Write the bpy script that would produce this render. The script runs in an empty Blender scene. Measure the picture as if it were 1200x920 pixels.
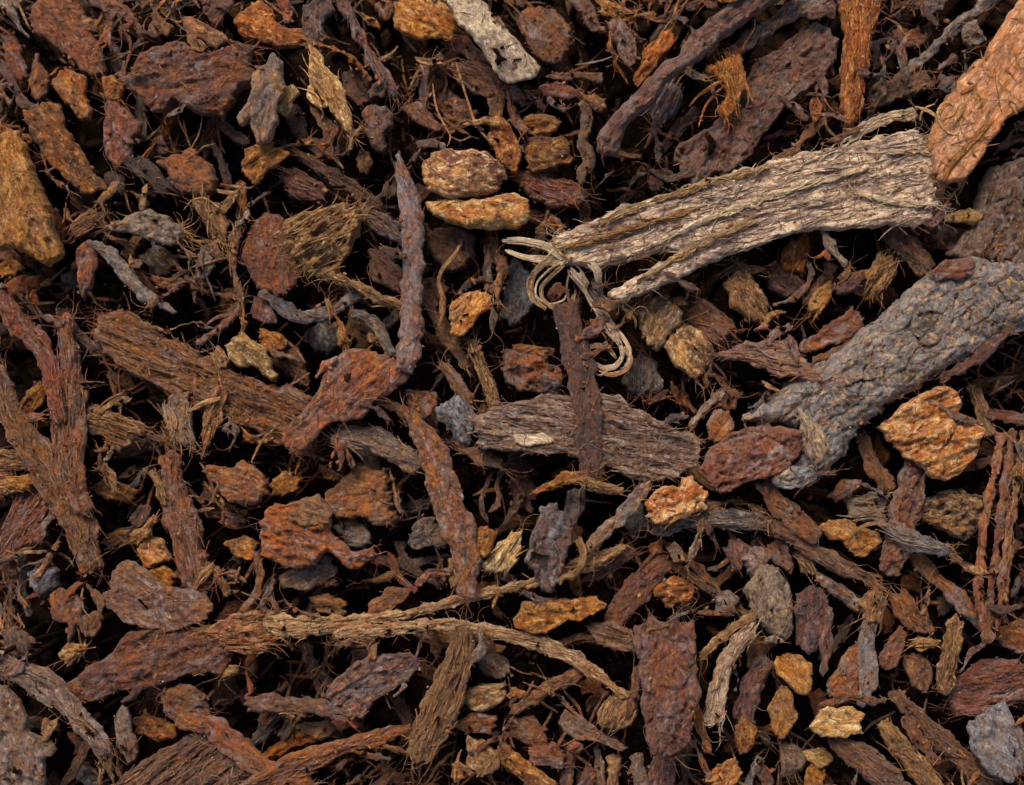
import bpy, math, random
import numpy as np

# ---------------------------------------------------------------- camera, sky, sun, exposure
PX = 0.00025            # one photo pixel is a quarter of a millimetre: the frame is 30 cm wide
D = 2300.0              # camera height above the middle of the pile, in those pixels
scene = bpy.context.scene
col = scene.collection
cam = bpy.data.cameras.new('camera')
cam_o = bpy.data.objects.new('camera', cam); col.objects.link(cam_o)
cam_o.location = (0, 0, D * PX)
cam.sensor_width = 36.0
cam.lens = 36.0 * D / 1200.0
cam.clip_start = 0.01; cam.clip_end = 100.0
cam.dof.use_dof = True; cam.dof.focus_distance = (D - 15) * PX; cam.dof.aperture_fstop = 10.0
scene.camera = cam_o

SUN_ELEV, SUN_AZ = math.radians(52), math.radians(-22)      # azimuth from picture-up (+Y), negative = left
world = bpy.data.worlds.new('World'); scene.world = world; world.use_nodes = True
wn = world.node_tree.nodes; wl = world.node_tree.links
sky = wn.new('ShaderNodeTexSky'); sky.sky_type = 'NISHITA'; sky.sun_disc = False
sky.sun_elevation = SUN_ELEV; sky.sun_rotation = SUN_AZ
sky.air_density = 1.0; sky.dust_density = 3.0; sky.ozone_density = 1.0
wl.new(sky.outputs[0], wn['Background'].inputs[0]); wn['Background'].inputs[1].default_value = 0.11
sun = bpy.data.lights.new('sun', 'SUN'); sun.energy = 2.8; sun.angle = math.radians(24); sun.color = (1.0, 0.91, 0.79)
sun_o = bpy.data.objects.new('sun', sun); col.objects.link(sun_o)
_d = (math.sin(SUN_AZ) * math.cos(SUN_ELEV), math.cos(SUN_AZ) * math.cos(SUN_ELEV), math.sin(SUN_ELEV))
from mathutils import Vector
sun_o.rotation_euler = Vector(_d).to_track_quat('Z', 'Y').to_euler()
vs = scene.view_settings
vs.view_transform = 'Standard'; vs.look = 'None'; vs.gamma = 1.0; vs.use_curve_mapping = False; vs.exposure = 1.14

# ---------------------------------------------------------------- noise
_rg = np.random.RandomState(7)
_G = _rg.normal(size=(256, 3)); _G /= np.linalg.norm(_G, axis=1)[:, None]
_P = np.concatenate([_rg.permutation(256)] * 4)
def perlin(x, y, z=0.0):
    x = np.asarray(x, float); y = np.asarray(y, float) + 0 * x; z = np.asarray(z, float) + 0 * x
    xi = np.floor(x).astype(int); yi = np.floor(y).astype(int); zi = np.floor(z).astype(int)
    xf = x - xi; yf = y - yi; zf = z - zi
    u = xf * xf * xf * (xf * (xf * 6 - 15) + 10); v = yf * yf * yf * (yf * (yf * 6 - 15) + 10); w = zf * zf * zf * (zf * (zf * 6 - 15) + 10)
    def g(a, b, c):
        h = _P[_P[_P[(xi + a) & 255] + ((yi + b) & 255)] + ((zi + c) & 255)]
        q = _G[h]
        return q[..., 0] * (xf - a) + q[..., 1] * (yf - b) + q[..., 2] * (zf - c)
    l = lambda a, b, t: a + t * (b - a)
    return 1.6 * l(l(l(g(0,0,0), g(1,0,0), u), l(g(0,1,0), g(1,1,0), u), v), l(l(g(0,0,1), g(1,0,1), u), l(g(0,1,1), g(1,1,1), u), v), w)
def fbm(x, y, z=0.0, octv=3):
    s = 0; a = 1.0; f = 1.0
    for _ in range(octv):
        s = s + a * perlin(x * f, y * f, z * f if np.ndim(z) else z + f * 3.7); a *= 0.5; f *= 2.03
    return s
def voronoi_edge(x, y, seed):
    xi = np.floor(x).astype(int); yi = np.floor(y).astype(int)
    d1 = np.full(x.shape, 9.0); d2 = np.full(x.shape, 9.0); cid = np.zeros(x.shape, int)
    for a in (-1, 0, 1):
        for b in (-1, 0, 1):
            h = _P[_P[(xi + a + seed) & 255] + ((yi + b) & 255)]
            px = xi + a + 0.5 + 0.8 * (_G[h, 0]) * 0.6; py = yi + b + 0.5 + 0.8 * (_G[h, 1]) * 0.6
            d = np.hypot(px - x, py - y)
            m = d < d1
            d2 = np.where(m, d1, np.minimum(d2, d)); cid = np.where(m, h, cid); d1 = np.where(m, d, d1)
    return d2 - d1, cid

# ---------------------------------------------------------------- materials
PAL = {  # dry bark and wood: real-world reflectances, except the shade-darkened last entry
 'R': (0.185, 0.062, 0.029), 'O': (0.34, 0.128, 0.044), 'Y': (0.46, 0.250, 0.105), 'B': (0.055, 0.028, 0.018),
 'M': (0.140, 0.066, 0.032), 'P': (0.125, 0.060, 0.043), 'G': (0.175, 0.117, 0.080), 'K': (0.034, 0.030, 0.029),
 'W': (0.385, 0.272, 0.158), 'T': (0.300, 0.160, 0.074), 'S': (0.150, 0.143, 0.140), 'L': (0.155, 0.142, 0.128),
 'A': (0.34, 0.155, 0.082), 'H': (0.016, 0.010, 0.007)}  # last entry: dark humus, blackened further to paint the shade of the gaps
WORD = {'R': 'rust brown', 'O': 'orange', 'Y': 'ochre', 'B': 'dark brown', 'M': 'brown', 'P': 'purplish brown', 'G': 'grey brown',
        'K': 'charcoal', 'W': 'pale', 'T': 'tan', 'S': 'slate grey', 'L': 'grey', 'A': 'orange', 'H': 'black'}
ACC = {'R': (0.36, 0.130, 0.046), 'O': (0.52, 0.285, 0.11), 'Y': (0.62, 0.45, 0.24), 'B': (0.14, 0.062, 0.034), 'M': (0.30, 0.140, 0.060),
       'P': (0.27, 0.120, 0.070), 'G': (0.33, 0.240, 0.165), 'K': (0.11, 0.105, 0.105), 'W': (0.50, 0.385, 0.26), 'T': (0.45, 0.28, 0.14),
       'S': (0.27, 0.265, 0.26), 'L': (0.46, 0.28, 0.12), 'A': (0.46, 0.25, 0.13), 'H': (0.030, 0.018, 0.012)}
DEEP = {k: tuple(c * s for c, s in zip(v, (0.42, 0.38, 0.40))) for k, v in PAL.items()}
_mats = {}
def material(code):
    if code in _mats: return _mats[code]
    a = code[0]; b = code[1] if len(code) > 1 else None
    m = bpy.data.materials.new('bark_' + WORD[a].replace(' ', '_') + ('_' + WORD[b].replace(' ', '_') if b else '')); m.use_nodes = True
    n = m.node_tree.nodes; l = m.node_tree.links; bs = n['Principled BSDF']
    at = n.new('ShaderNodeAttribute'); at.attribute_name = 'fib'
    oi = n.new('ShaderNodeObjectInfo')
    tn = n.new('ShaderNodeAttribute'); tn.attribute_name = 'tint'
    def noise(sc, detail, rough=0.55, dist=0.0):
        v = n.new('ShaderNodeVectorMath'); v.operation = 'MULTIPLY'; v.inputs[1].default_value = sc; l.new(at.outputs['Vector'], v.inputs[0])
        t = n.new('ShaderNodeTexNoise'); t.inputs['Scale'].default_value = 1.0; t.inputs['Detail'].default_value = detail
        t.inputs['Roughness'].default_value = rough; t.inputs['Distortion'].default_value = dist
        l.new(v.outputs[0], t.inputs['Vector']); return t.outputs['Fac']
    def ramp(fac, lo, hi, a_=0.0, b_=1.0):
        r = n.new('ShaderNodeMapRange'); r.inputs[1].default_value = lo; r.inputs[2].default_value = hi; r.inputs[3].default_value = a_; r.inputs[4].default_value = b_
        l.new(fac, r.inputs[0]); return r.outputs[0]
    def mix(f, c1, c2, mode='MIX'):
        x = n.new('ShaderNodeMix'); x.data_type = 'RGBA'; x.blend_type = mode
        for s, c in ((6, c1), (7, c2)):
            if isinstance(c, tuple): x.inputs[s].default_value = (*c, 1)
            else: l.new(c, x.inputs[s])
        if isinstance(f, float): x.inputs[0].default_value = f
        else: l.new(f, x.inputs[0])
        return x.outputs[2]
    st = {'W': 0.30, 'T': 0.26, 'R': 0.18, 'M': 0.20, 'G': 0.22}.get(a, 0.12)
    blot = noise((0.026, 0.042, 0.045), 6, 0.62, 0.9)
    streak = noise((0.02, st * 1.6, st * 1.6), 6, 0.65, 0.25)
    speck = noise((0.16, 0.22, 0.22), 8, 0.78)
    grain = noise((0.45, 0.62, 0.62), 5, 0.75)
    fleck = noise((0.08, 0.13, 0.13), 7, 0.72, 0.5)
    dirt = noise((0.05, 0.075, 0.075), 8, 0.74, 0.6)
    grey_sheen = noise((0.035, 0.055, 0.055), 8, 0.72, 1.0)
    if b: c = mix(ramp(blot, 0.43, 0.57), PAL[b], PAL[a])
    else: c = mix(ramp(blot, 0.38, 0.55), mix(0.5, DEEP[a], PAL[a]), PAL[a])
    # rusty heartwood showing through the bark in patches, and paler worn spots
    rust = noise((0.05, 0.08, 0.08), 7, 0.7, 1.2)
    if a in 'RPMBGKTLS': c = mix(ramp(rust, 0.52, 0.62, 0, {'R': .75, 'P': .6, 'M': .7, 'G': .4, 'T': .4, 'L': .2, 'S': .25}.get(a, .4)), c, (0.33, 0.125, 0.040))
    if a in 'OYA': c = mix(ramp(rust, 0.52, 0.64, 0, 0.6 if a != 'A' else .25), c, (0.20, 0.070, 0.028))
    c = mix(ramp(streak, 0.36, 0.50), mix({'W': .14, 'A': .3, 'T': .45, 'Y': .4}.get(a, 0.65), c, DEEP[a]), c)
    c = mix(ramp(fleck, 0.51, 0.61, 0, 0.9), c, ACC[a])
    c = mix(ramp(dirt, 0.55, 0.63, 0, 0.3 if a in 'WA' else 0.5 if a in 'OY' else 0.85), c, (0.028, 0.017, 0.012))
    c = mix(ramp(grey_sheen, 0.51, 0.62, 0, 0.72 if a in 'PGRLKS' else 0.0 if a == 'H' else 0.15), c, (0.235, 0.195, 0.172))  # random grey patches paint a sheen into the bark colour
    k = n.new('ShaderNodeMath'); k.operation = 'MULTIPLY'
    l.new(ramp(speck, 0.33, 0.67, *((0.40, 1.60) if a not in 'WA' else (0.72, 1.28))), k.inputs[0]); l.new(ramp(grain, 0.33, 0.67, 0.62, 1.38), k.inputs[1]); k = k.outputs[0]
    v = n.new('ShaderNodeHueSaturation')
    l.new(c, v.inputs['Color'])
    l.new(ramp(oi.outputs['Random'], 0, 1, 0.490, 0.506), v.inputs['Hue'])
    mm = n.new('ShaderNodeMath'); mm.operation = 'MULTIPLY'; l.new(k, mm.inputs[0]); l.new(ramp(tn.outputs['Fac'], 0, 1, 0.70, 1.25), mm.inputs[1])
    l.new(mm.outputs[0], v.inputs['Value']); v.inputs['Saturation'].default_value = 1.13 if a not in 'WA' else 1.04
    l.new(v.outputs[0], bs.inputs['Base Color'])
    l.new(ramp(speck, 0.3, 0.7, *((0.32, 0.72) if a in 'PKRBMSL' else (0.45, 0.85))), bs.inputs['Roughness'])
    bs.inputs['Specular IOR Level'].default_value = 0.5 if a in 'PKGLSBRM' else 0.0 if a == 'H' else 0.28
    def add(x, y):
        q = n.new('ShaderNodeMath'); q.operation = 'ADD'; l.new(x, q.inputs[0]); l.new(y, q.inputs[1]); return q.outputs[0]
    hs = add(add(ramp(streak, 0, 1, 0, 1.1 if a != 'W' else .7), ramp(speck, 0, 1, 0, 1.7 if a not in 'WA' else .45)), add(ramp(grain, 0, 1, 0, 0.35), ramp(dirt, 0.62, 0.50, 0, 0.35)))
    bu = n.new('ShaderNodeBump'); bu.inputs['Strength'].default_value = 1.0; bu.inputs['Distance'].default_value = 5.5 * PX
    l.new(hs, bu.inputs['Height']); l.new(bu.outputs[0], bs.inputs['Normal'])
    _mats[code] = m
    return m

# ---------------------------------------------------------------- height map of the pile
HC = 3.0; HX0, HY0, HX1, HY1 = -960.0, -800.0, 960.0, 800.0
HNX, HNY = int((HX1 - HX0) / HC), int((HY1 - HY0) / HC)
_gx, _gy = np.meshgrid(HX0 + HC * (np.arange(HNX) + .5), HY0 + HC * (np.arange(HNY) + .5))
SOIL = -190.0
H = SOIL + 9 * fbm(_gx / 60, _gy / 60, 0.3, 3)
def hidx(x, y):
    return np.clip(((y - HY0) / HC).astype(int), 0, HNY - 1), np.clip(((x - HX0) / HC).astype(int), 0, HNX - 1)
def hget(x, y): return H[hidx(np.asarray(x), np.asarray(y))]
def hput(x, y, z): np.maximum.at(H, hidx(x, y), z)

# ---------------------------------------------------------------- outlines
def catmull(pts, closed, step, ten=0.38):
    P = np.asarray(pts, float); n = len(P); out = []
    rng = range(n if closed else n - 1)
    for i in rng:
        if closed: p0, p1, p2, p3 = P[(i - 1) % n], P[i], P[(i + 1) % n], P[(i + 2) % n]
        else: p0, p1, p2, p3 = P[max(i - 1, 0)], P[i], P[i + 1], P[min(i + 2, n - 1)]
        m1 = (p2 - p0) * ten; m2 = (p3 - p1) * ten
        k = max(2, int(np.hypot(*(p2 - p1)[:2]) / step))
        t = (np.arange(k) / k)[:, None]
        out.append((2*t**3 - 3*t**2 + 1) * p1 + (t**3 - 2*t**2 + t) * m1 + (-2*t**3 + 3*t**2) * p2 + (t**3 - t**2) * m2)
    if not closed: out.append(P[-1:])
    return np.concatenate(out)
def polydist(q, poly):
    """signed distance (inside > 0) and nearest boundary point"""
    a = poly; b = np.roll(poly, -1, 0); ab = b - a; L = (ab ** 2).sum(1) + 1e-9
    best = np.full(len(q), 1e18); near = np.zeros_like(q); ins = np.zeros(len(q), bool)
    for s in range(0, len(q), 4000):
        p = q[s:s + 4000]
        ap = p[:, None] - a[None]; t = np.clip((ap * ab[None]).sum(2) / L, 0, 1)
        c = a[None] + t[..., None] * ab[None]; d2 = ((p[:, None] - c) ** 2).sum(2)
        j = d2.argmin(1); r = np.arange(len(p)); best[s:s + 4000] = d2[r, j]; near[s:s + 4000] = c[r, j]
        y0 = a[None, :, 1] > p[:, None, 1]; y1 = b[None, :, 1] > p[:, None, 1]
        xi = a[None, :, 0] + (p[:, None, 1] - a[None, :, 1]) * ab[None, :, 0] / np.where(np.abs(ab[None, :, 1]) < 1e-9, 1e-9, ab[None, :, 1])
        ins[s:s + 4000] = ((y0 != y1) & (p[:, None, 0] < xi)).sum(1) % 2 == 1
    d = np.sqrt(best)
    return np.where(ins, d, -d), near
def rough_outline(poly, ang, fray, jit, seed):
    n = np.roll(poly, -1, 0) - np.roll(poly, 1, 0); n = np.stack([n[:, 1], -n[:, 0]], 1); n /= np.linalg.norm(n, axis=1)[:, None] + 1e-9
    p = poly + n * (jit * (1.3 * fbm(poly[:, 0] / 19, poly[:, 1] / 19, seed * 1.31, 3) + 0.8 * np.abs(fbm(poly[:, 0] / 6, poly[:, 1] / 6, seed * 2.3, 2)) - .2))[:, None]
    d = np.array([math.cos(ang), math.sin(ang)]); v = -p[:, 0] * d[1] + p[:, 1] * d[0]
    end = np.sign((n * d).sum(1)) * np.abs((n * d).sum(1)) ** 2
    return p + d * (end * fray * (fbm(v / 4.5, 0 * v + seed * 2.7 + np.sign(end) * 9, 0.5, 2) + 0.1))[:, None]

def solid(kind, P, T, o, seed, sp=2.05):
    """closed solid from an outline (kind c) or from a spine with widths (kind s); local heights, photo pixels"""
    if kind == 's':
        S = catmull(P, False, 4.0)
        t = np.gradient(S[:, :2], axis=0); t /= np.linalg.norm(t, axis=1)[:, None] + 1e-9
        nn = np.stack([-t[:, 1], t[:, 0]], 1); hw = np.maximum(S[:, 2] / 2, 1.2)
        wob = 1 + 0.14 * fbm(np.arange(len(S)) / 4.0, 0 * hw + seed * 3.3, 0.1, 2)
        wob2 = 1 + 0.14 * fbm(np.arange(len(S)) / 4.0, 0 * hw + seed * 5.3, 7.1, 2)
        Lf = S[:, :2] + nn * (hw * wob)[:, None]; Rt = S[:, :2] - nn * (hw * wob2)[:, None]
        a0 = S[0, :2] - t[0] * hw[0] * .35; a1 = S[-1, :2] + t[-1] * hw[-1] * .35
        poly = np.concatenate([Rt, [a1], Lf[::-1], [a0]])
        arc = np.concatenate([[0], np.cumsum(np.linalg.norm(np.diff(S[:, :2], axis=0), axis=1))])
        dlt = P[-1, :2] - P[0, :2]; ang = math.atan2(dlt[1], dlt[0])
        poly = catmull(poly, True, 2.2 if len(S) < 40 else 4.0)
    else:
        poly = catmull(P, True, 2.4 if np.ptp(P, axis=0).sum() < 200 else 3.6, 0.14)
        if 'a' in o: ang = -math.radians(o['a'])
        else:
            q = P - P.mean(0); w, V = np.linalg.eigh(q.T @ q); ang = math.atan2(V[1, 1], V[0, 1])
    poly = rough_outline(poly, ang, o.get('f', 6.0), o.get('j', 2.9), seed)
    lo = poly.min(0) - sp; hi = poly.max(0) + sp
    ca, sa = math.cos(ang), math.sin(ang)
    nx = int((hi[0] - lo[0]) / sp) + 2; ny = int((hi[1] - lo[1]) / sp) + 2
    gx, gy = np.meshgrid(lo[0] + sp * np.arange(nx), lo[1] + sp * np.arange(ny))
    q = np.stack([gx.ravel(), gy.ravel()], 1)
    d, near = polydist(q, poly)
    ins = d > 0.0
    I = np.arange(nx * ny).reshape(ny, nx)
    cells = np.stack([I[:-1, :-1], I[:-1, 1:], I[1:, 1:], I[1:, :-1]], -1).reshape(-1, 4)
    cells = cells[ins[cells].any(1)]
    used = np.unique(cells); remap = -np.ones(nx * ny, int); remap[used] = np.arange(len(used)); cells = remap[cells]
    jt = np.random.RandomState(int(seed) + 9).uniform(-.28, .28, (len(used), 2)) * sp
    q = np.where(ins[used][:, None], q[used] + jt * (d[used] > 1.5)[:, None], near[used]); d = np.where(ins[used], d[used], 0.0); bnd = ~ins[used]
    if kind == 's':
        u = np.zeros(len(q)); v = np.zeros(len(q)); hwq = np.zeros(len(q))
        for s0 in range(0, len(q), 4000):
            dd = ((q[s0:s0 + 4000, None] - S[None, :, :2]) ** 2).sum(2); j = dd.argmin(1)
            rel = q[s0:s0 + 4000] - S[j, :2]
            u[s0:s0 + 4000] = arc[j] + (rel * t[j]).sum(1); v[s0:s0 + 4000] = (rel * nn[j]).sum(1); hwq[s0:s0 + 4000] = hw[j]
        R = np.maximum(hwq, d); top_f = bot_f = 0.5
        Tl = T * np.clip(hwq / max(hw.max(), 1e-6), 0.25, 1) ** 0.6
    else:
        u = q[:, 0] * ca + q[:, 1] * sa; v = -q[:, 0] * sa + q[:, 1] * ca
        R = min(o.get('e', 99) * .45, max(3.0, min(0.26 * T, 0.5 * d.max())) if 'e' not in o else 99); top_f, bot_f = 0.6, 0.4; Tl = T
    x = 1 - np.clip(d / R, 0, 1); pr = (1 - x ** 2.4) ** 0.55
    s = seed * 7.13
    facet = 0
    if kind == 'c':     # broken faces: a few planes cut the top
        rf = np.random.RandomState(int(seed) + 77); cq = q.mean(0); ext = np.abs(q - cq).max() * .8 + 4; facet = 1e9
        for _k in range(4):
            an = rf.uniform(0, 6.283); dv = (q - cq) @ np.array([math.cos(an), math.sin(an)])
            facet = np.minimum(facet, T * rf.uniform(.02, .30) * 1.0 - dv / ext * T * rf.uniform(.10, .55) * o.get('c', 1.0))
        facet = np.clip(facet, -T * .45, T * .12)
    near_edge = np.clip(d / 4.0, 0.25, 1)
    g, r, lv = 1.15 * o.get('g', 1.6), 1.25 * o.get('r', 1.6), 1.3 * o.get('l', 1.8)
    wu = u + 6 * perlin(u / 30, v / 30, s + 1)
    rel = g * fbm(u / 38, v / 3.6 + 0.6 * perlin(u / 25, v / 25, s), s, 3)
    rel = rel - 0.8 * g * np.clip(0.25 - np.abs(fbm(u / 60, v / 8, s + 31, 2)), 0, 1) * 4
    sx = o.get('x', 3.5 if o.get('g', 0) >= 2.5 else 1.0); ln = 0.35 * o.get('r', 1.6) if sx > 1 else 0
    rg = 0.9 - 1.9 * np.abs(fbm(u / (24 * sx) + .3 * perlin(u / 20, v / 20, s), v / 17, s + 5, 5)); rel = rel + 1.1 * r * rg + 0.5 * r * fbm(u / (9 * sx), v / 8, s + 17, 3)
    rel = rel + 0.30 * np.random.RandomState(int(seed) + 5).normal(size=len(u)) * (0.12 + 0.6 * min(r, 1.6))
    if lv:      # flaking layers: terraces that follow the grain
        f = 1.6 * fbm(wu / (55 * max(1.0, sx / 2)), v / 22, s + 9, 3) + 1.5
        fl = np.floor(f); fr = f - fl; rel = rel + lv * (fl + np.clip((fr - 0.90) / 0.10, 0, 1)) * 1.5 - lv * 2
    if o.get('k'):
        ks = o['k']
        wx = u + 0.25 * ks * perlin(u / ks / .8, v / ks / .8, s); wy = v + 0.25 * ks * perlin(u / ks / .8, v / ks / .8, s + 40)
        ve, cid = voronoi_edge(wx / (ks * 1.25), wy / ks, int(seed) & 63)
        rel = rel - 5.5 * np.exp(-(ve / 0.10) ** 2) + 2.2 * (_G[cid, 2])
    if o.get('p'):   # pitted, cork-like
        pz = fbm(u / 7, v / 7, s + 71, 3); rel = rel - o['p'] * np.clip(pz - 0.15, 0, 1) * 3
    low = 0.16 * T * fbm(u / 70, v / 45, s + 3, 2)
    top = (Tl * top_f + facet) * pr + rel * near_edge + low
    bot = -Tl * bot_f * pr + low
    return dict(q=q, top=np.where(bnd, low, np.maximum(top, bot + 1.5)), bot=bot, bnd=bnd, cells=cells, u=u, v=v, d=d, ang=ang, poly=poly, low=low, spine=(S, t, nn, arc) if kind == 's' else None)

_seedc = [0]
def nextseed(): _seedc[0] += 1; return _seedc[0]
def mesh_from(name, V, F, fib, mat, tint):
    me = bpy.data.meshes.new(name)
    V = np.asarray(V, np.float32) * PX
    F = np.asarray(F, np.int32); nf = len(F)
    if F.shape[1] == 4:
        tri = F[:, 2] == F[:, 3]; tot = np.where(tri, 3, 4).astype(np.int32); keep = np.ones(F.shape, bool); keep[tri, 3] = False; loops = F[keep]
    else: tot = np.full(nf, F.shape[1], np.int32); loops = F.ravel()
    me.vertices.add(len(V)); me.vertices.foreach_set('co', V.ravel())
    me.loops.add(len(loops)); me.loops.foreach_set('vertex_index', loops)
    me.polygons.add(nf); me.polygons.foreach_set('loop_start', (np.cumsum(tot) - tot).astype(np.int32)); me.polygons.foreach_set('loop_total', tot)
    me.update(calc_edges=True)
    at = me.attributes.new('fib', 'FLOAT_VECTOR', 'POINT'); at.data.foreach_set('vector', np.asarray(fib, np.float32).ravel())
    tt = me.attributes.new('tint', 'FLOAT', 'POINT'); tt.data.foreach_set('value', np.broadcast_to(np.asarray(tint, np.float32), (len(V),)).copy())
    me.polygons.foreach_set('use_smooth', np.ones(nf, bool))
    me.materials.append(mat)
    return me
def solid_arrays(s, zt, zb, xy, seed):
    n = len(s['q']); inn = np.where(~s['bnd'])[0]
    bi = np.arange(n); bi[inn] = n + np.arange(len(inn))
    V = np.concatenate([np.column_stack([xy, zt]), np.column_stack([xy[inn], zb[inn]])])
    F = np.concatenate([s['cells'], bi[s['cells']][:, ::-1]])
    off = np.array([seed * 137.3 % 5000, seed * 71.9 % 5000, seed * 31.7 % 5000])
    fib = np.column_stack([np.concatenate([s['u'], s['u'][inn]]), np.concatenate([s['v'], s['v'][inn]]), V[:, 2]]) + off
    return V, F, fib

def zmin_of(layer): return -112 + 16 * layer
litter = []      # (V, F, fib, tint) of the small stuff below
def blob(cx, cy, cz, rx, ry, rz, rot, seed, tint, nu=10, nv=6):
    th = np.linspace(0, 2 * np.pi, nu, endpoint=False); ph = np.linspace(-np.pi / 2, np.pi / 2, nv + 1)[1:-1]
    pts = [(0, 0, -1)] + [(math.cos(p) * math.cos(t), math.cos(p) * math.sin(t), math.sin(p)) for p in ph for t in th] + [(0, 0, 1)]
    p = np.array(pts); p = np.sign(p) * np.abs(p) ** 0.75
    p = p * (1 + 0.55 * perlin(p[:, 0] * 1.9 + seed, p[:, 1] * 1.9, p[:, 2] * 1.9 + seed * .7))[:, None]
    fib = p * np.array([rx, ry, rz]) + np.array([seed * 91.7 % 4000, seed * 37.1 % 4000, 0])
    p = p * np.array([rx, ry, rz]); c, s = math.cos(rot), math.sin(rot)
    p = np.column_stack([p[:, 0] * c - p[:, 1] * s + cx, p[:, 0] * s + p[:, 1] * c + cy, p[:, 2] + cz])
    F = []; m = len(ph)
    for j in range(nu): F.append((0, 1 + (j + 1) % nu, 1 + j, 1 + j))
    for i in range(m - 1):
        for j in range(nu):
            a = 1 + i * nu + j; b = 1 + i * nu + (j + 1) % nu; F.append((a, b, b + nu, a + nu))
    last = len(p) - 1; b0 = 1 + (m - 1) * nu
    for j in range(nu): F.append((b0 + j, b0 + (j + 1) % nu, last, last))
    return p, F, fib, tint

def rest(s, layer, flexible, lift=0.0):
    """lay a solid on the pile: tilt it to what lies below and lift it until it rests there"""
    zc = 0.0
    inn = ~s['bnd']
    for _ in range(3):
        k = (D - zc) / D; xy = s['q'] * k; h = hget(xy[:, 0], xy[:, 1])
        if flexible:
            u = s['u']; n = max(3, int((u.max() - u.min()) / 14)); b = np.clip(((u - u.min()) / (u.max() - u.min() + 1e-6) * n).astype(int), 0, n - 1)
            prof = np.array([np.percentile(h[b == i], 80) if (b == i).any() else np.nan for i in range(n)])
            ok = ~np.isnan(prof); prof = np.interp(np.arange(n), np.arange(n)[ok], prof[ok]); prof = np.maximum(prof, zmin_of(layer))
            kk = max(2, int(flexible / 14)); pad = np.pad(prof, kk, mode='edge'); w = np.hanning(2 * kk + 3)[1:-1]; w /= w.sum()
            prof = np.convolve(pad, w, 'valid')
            base = np.interp((u - u.min()) / (u.max() - u.min() + 1e-6) * n - .5, np.arange(n), prof)
        else:
            A = np.column_stack([np.ones(len(xy)), xy]); hh = np.maximum(h, zmin_of(layer) - 6)
            c = np.linalg.lstsq(A, hh, rcond=None)[0]; sl = np.hypot(c[1], c[2]); f = min(0.8, 0.30 / (sl + 1e-6))
            base = (xy - xy.mean(0)) @ (c[1:] * f)
        hi = np.maximum(h, -999)
        off = max(np.percentile(hi - (base + s['bot']), 72), np.percentile(hi - (base + s['top']), 96) + 1.5 if inn.any() else -999)
        if flexible: off = min(off, 30.0)
        zt = base + off + s['top'] + lift; zb = base + off + s['bot'] + lift
        mz = np.percentile(zb, 40)
        if mz < zmin_of(layer): zt = zt + zmin_of(layer) - mz; zb = zb + zmin_of(layer) - mz
        zc = float((zt.mean() + zb.mean()) / 2)
    return xy, zt, zb
def support(s, xy, zb, seed):
    """fragments that carry a piece where it would hang in the air"""
    h = hget(xy[:, 0], xy[:, 1]); ok = np.where((s['d'] > 0.55 * s['d'].max()) & (zb - h > 6))[0]
    if len(ok) == 0: return
    rs = np.random.RandomState(seed); L = np.ptp(s['u']); n = int(np.clip(L / 45, 1, 6))
    for i in rs.choice(ok, min(n, len(ok)), replace=False):
        r = min(max(5.0, 0.55 * s['d'].max()), 26); lo, hi = h[i] - 4, zb[i] + 3
        p = blob(xy[i, 0], xy[i, 1], (lo + hi) / 2, r * rs.uniform(.8, 1.2), r * rs.uniform(.6, 1), (hi - lo) / 2 + 1, rs.uniform(0, 6.3), rs.uniform(0, 900), rs.uniform(0, 1), 9, 6)
        litter.append(p)

def surface_fibres(s, code, n, parent, grain):
    """splinters and fibres lying along the grain on a piece's face"""
    r = np.random.RandomState(s['seed'] + 3); Vs, Fs, fs, ts = [], [], [], []; nv = 0
    inn = np.where(s['d'] > 1.5)[0]
    if len(inn) == 0: return
    k = np.linalg.norm(s['xy']) / (np.linalg.norm(s['q']) + 1e-9); ca, sa = math.cos(s['ang']), math.sin(s['ang'])
    for i in r.choice(inn, n):
        m = 7; L = r.uniform(7, 34) * (1.5 if grain else .8); du = np.linspace(-.5, .5, m) * L * r.choice([-1, 1])
        u = s['u'][i] + du; v = s['v'][i] + r.normal(0, .10 if grain else .5) * du + 1.2 * perlin(du / 8, 0 * du + i * .37, .1) + r.normal(0, .012) * du ** 2
        if s['spine'] is None: p = np.column_stack([u * ca - v * sa, u * sa + v * ca])
        else:
            S, t, nn, arc = s['spine']; f = lambda a: np.column_stack([np.interp(u, arc, a[:, 0]), np.interp(u, arc, a[:, 1])])
            p = f(S) + f(nn) * v[:, None]
        p = p * k; h = hget(p[:, 0], p[:, 1]); z0 = s['zt'][i]
        z = np.clip(h, z0 - 4, z0 + 5); z = np.convolve(np.pad(z, 1, mode='edge'), [.25, .5, .25], 'valid') + r.uniform(-.4, .7)
        z = z + np.linspace(0, 1, m) ** 3 * r.choice([0, 0, 0, 0, 1, 3])
        rad = (0.25 + np.sin(np.linspace(.4, 2.9, m))) * r.uniform(.28, .95 if grain else .6)
        V, F, fb = tube(np.column_stack([p, z]), rad, .7, r.randint(9999), 4)
        Vs.append(V); Fs.append(np.array(F) + nv); fs.append(fb); ts.append(np.full(len(V), r.uniform(.1, 1.3))); nv += len(V)
    ob = new_object('surface_fibres', mesh_from('surface_fibres', np.concatenate(Vs), np.concatenate(Fs), np.concatenate(fs), material(code), np.concatenate(ts)), parent)
    ob['kind'] = 'stuff'

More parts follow.
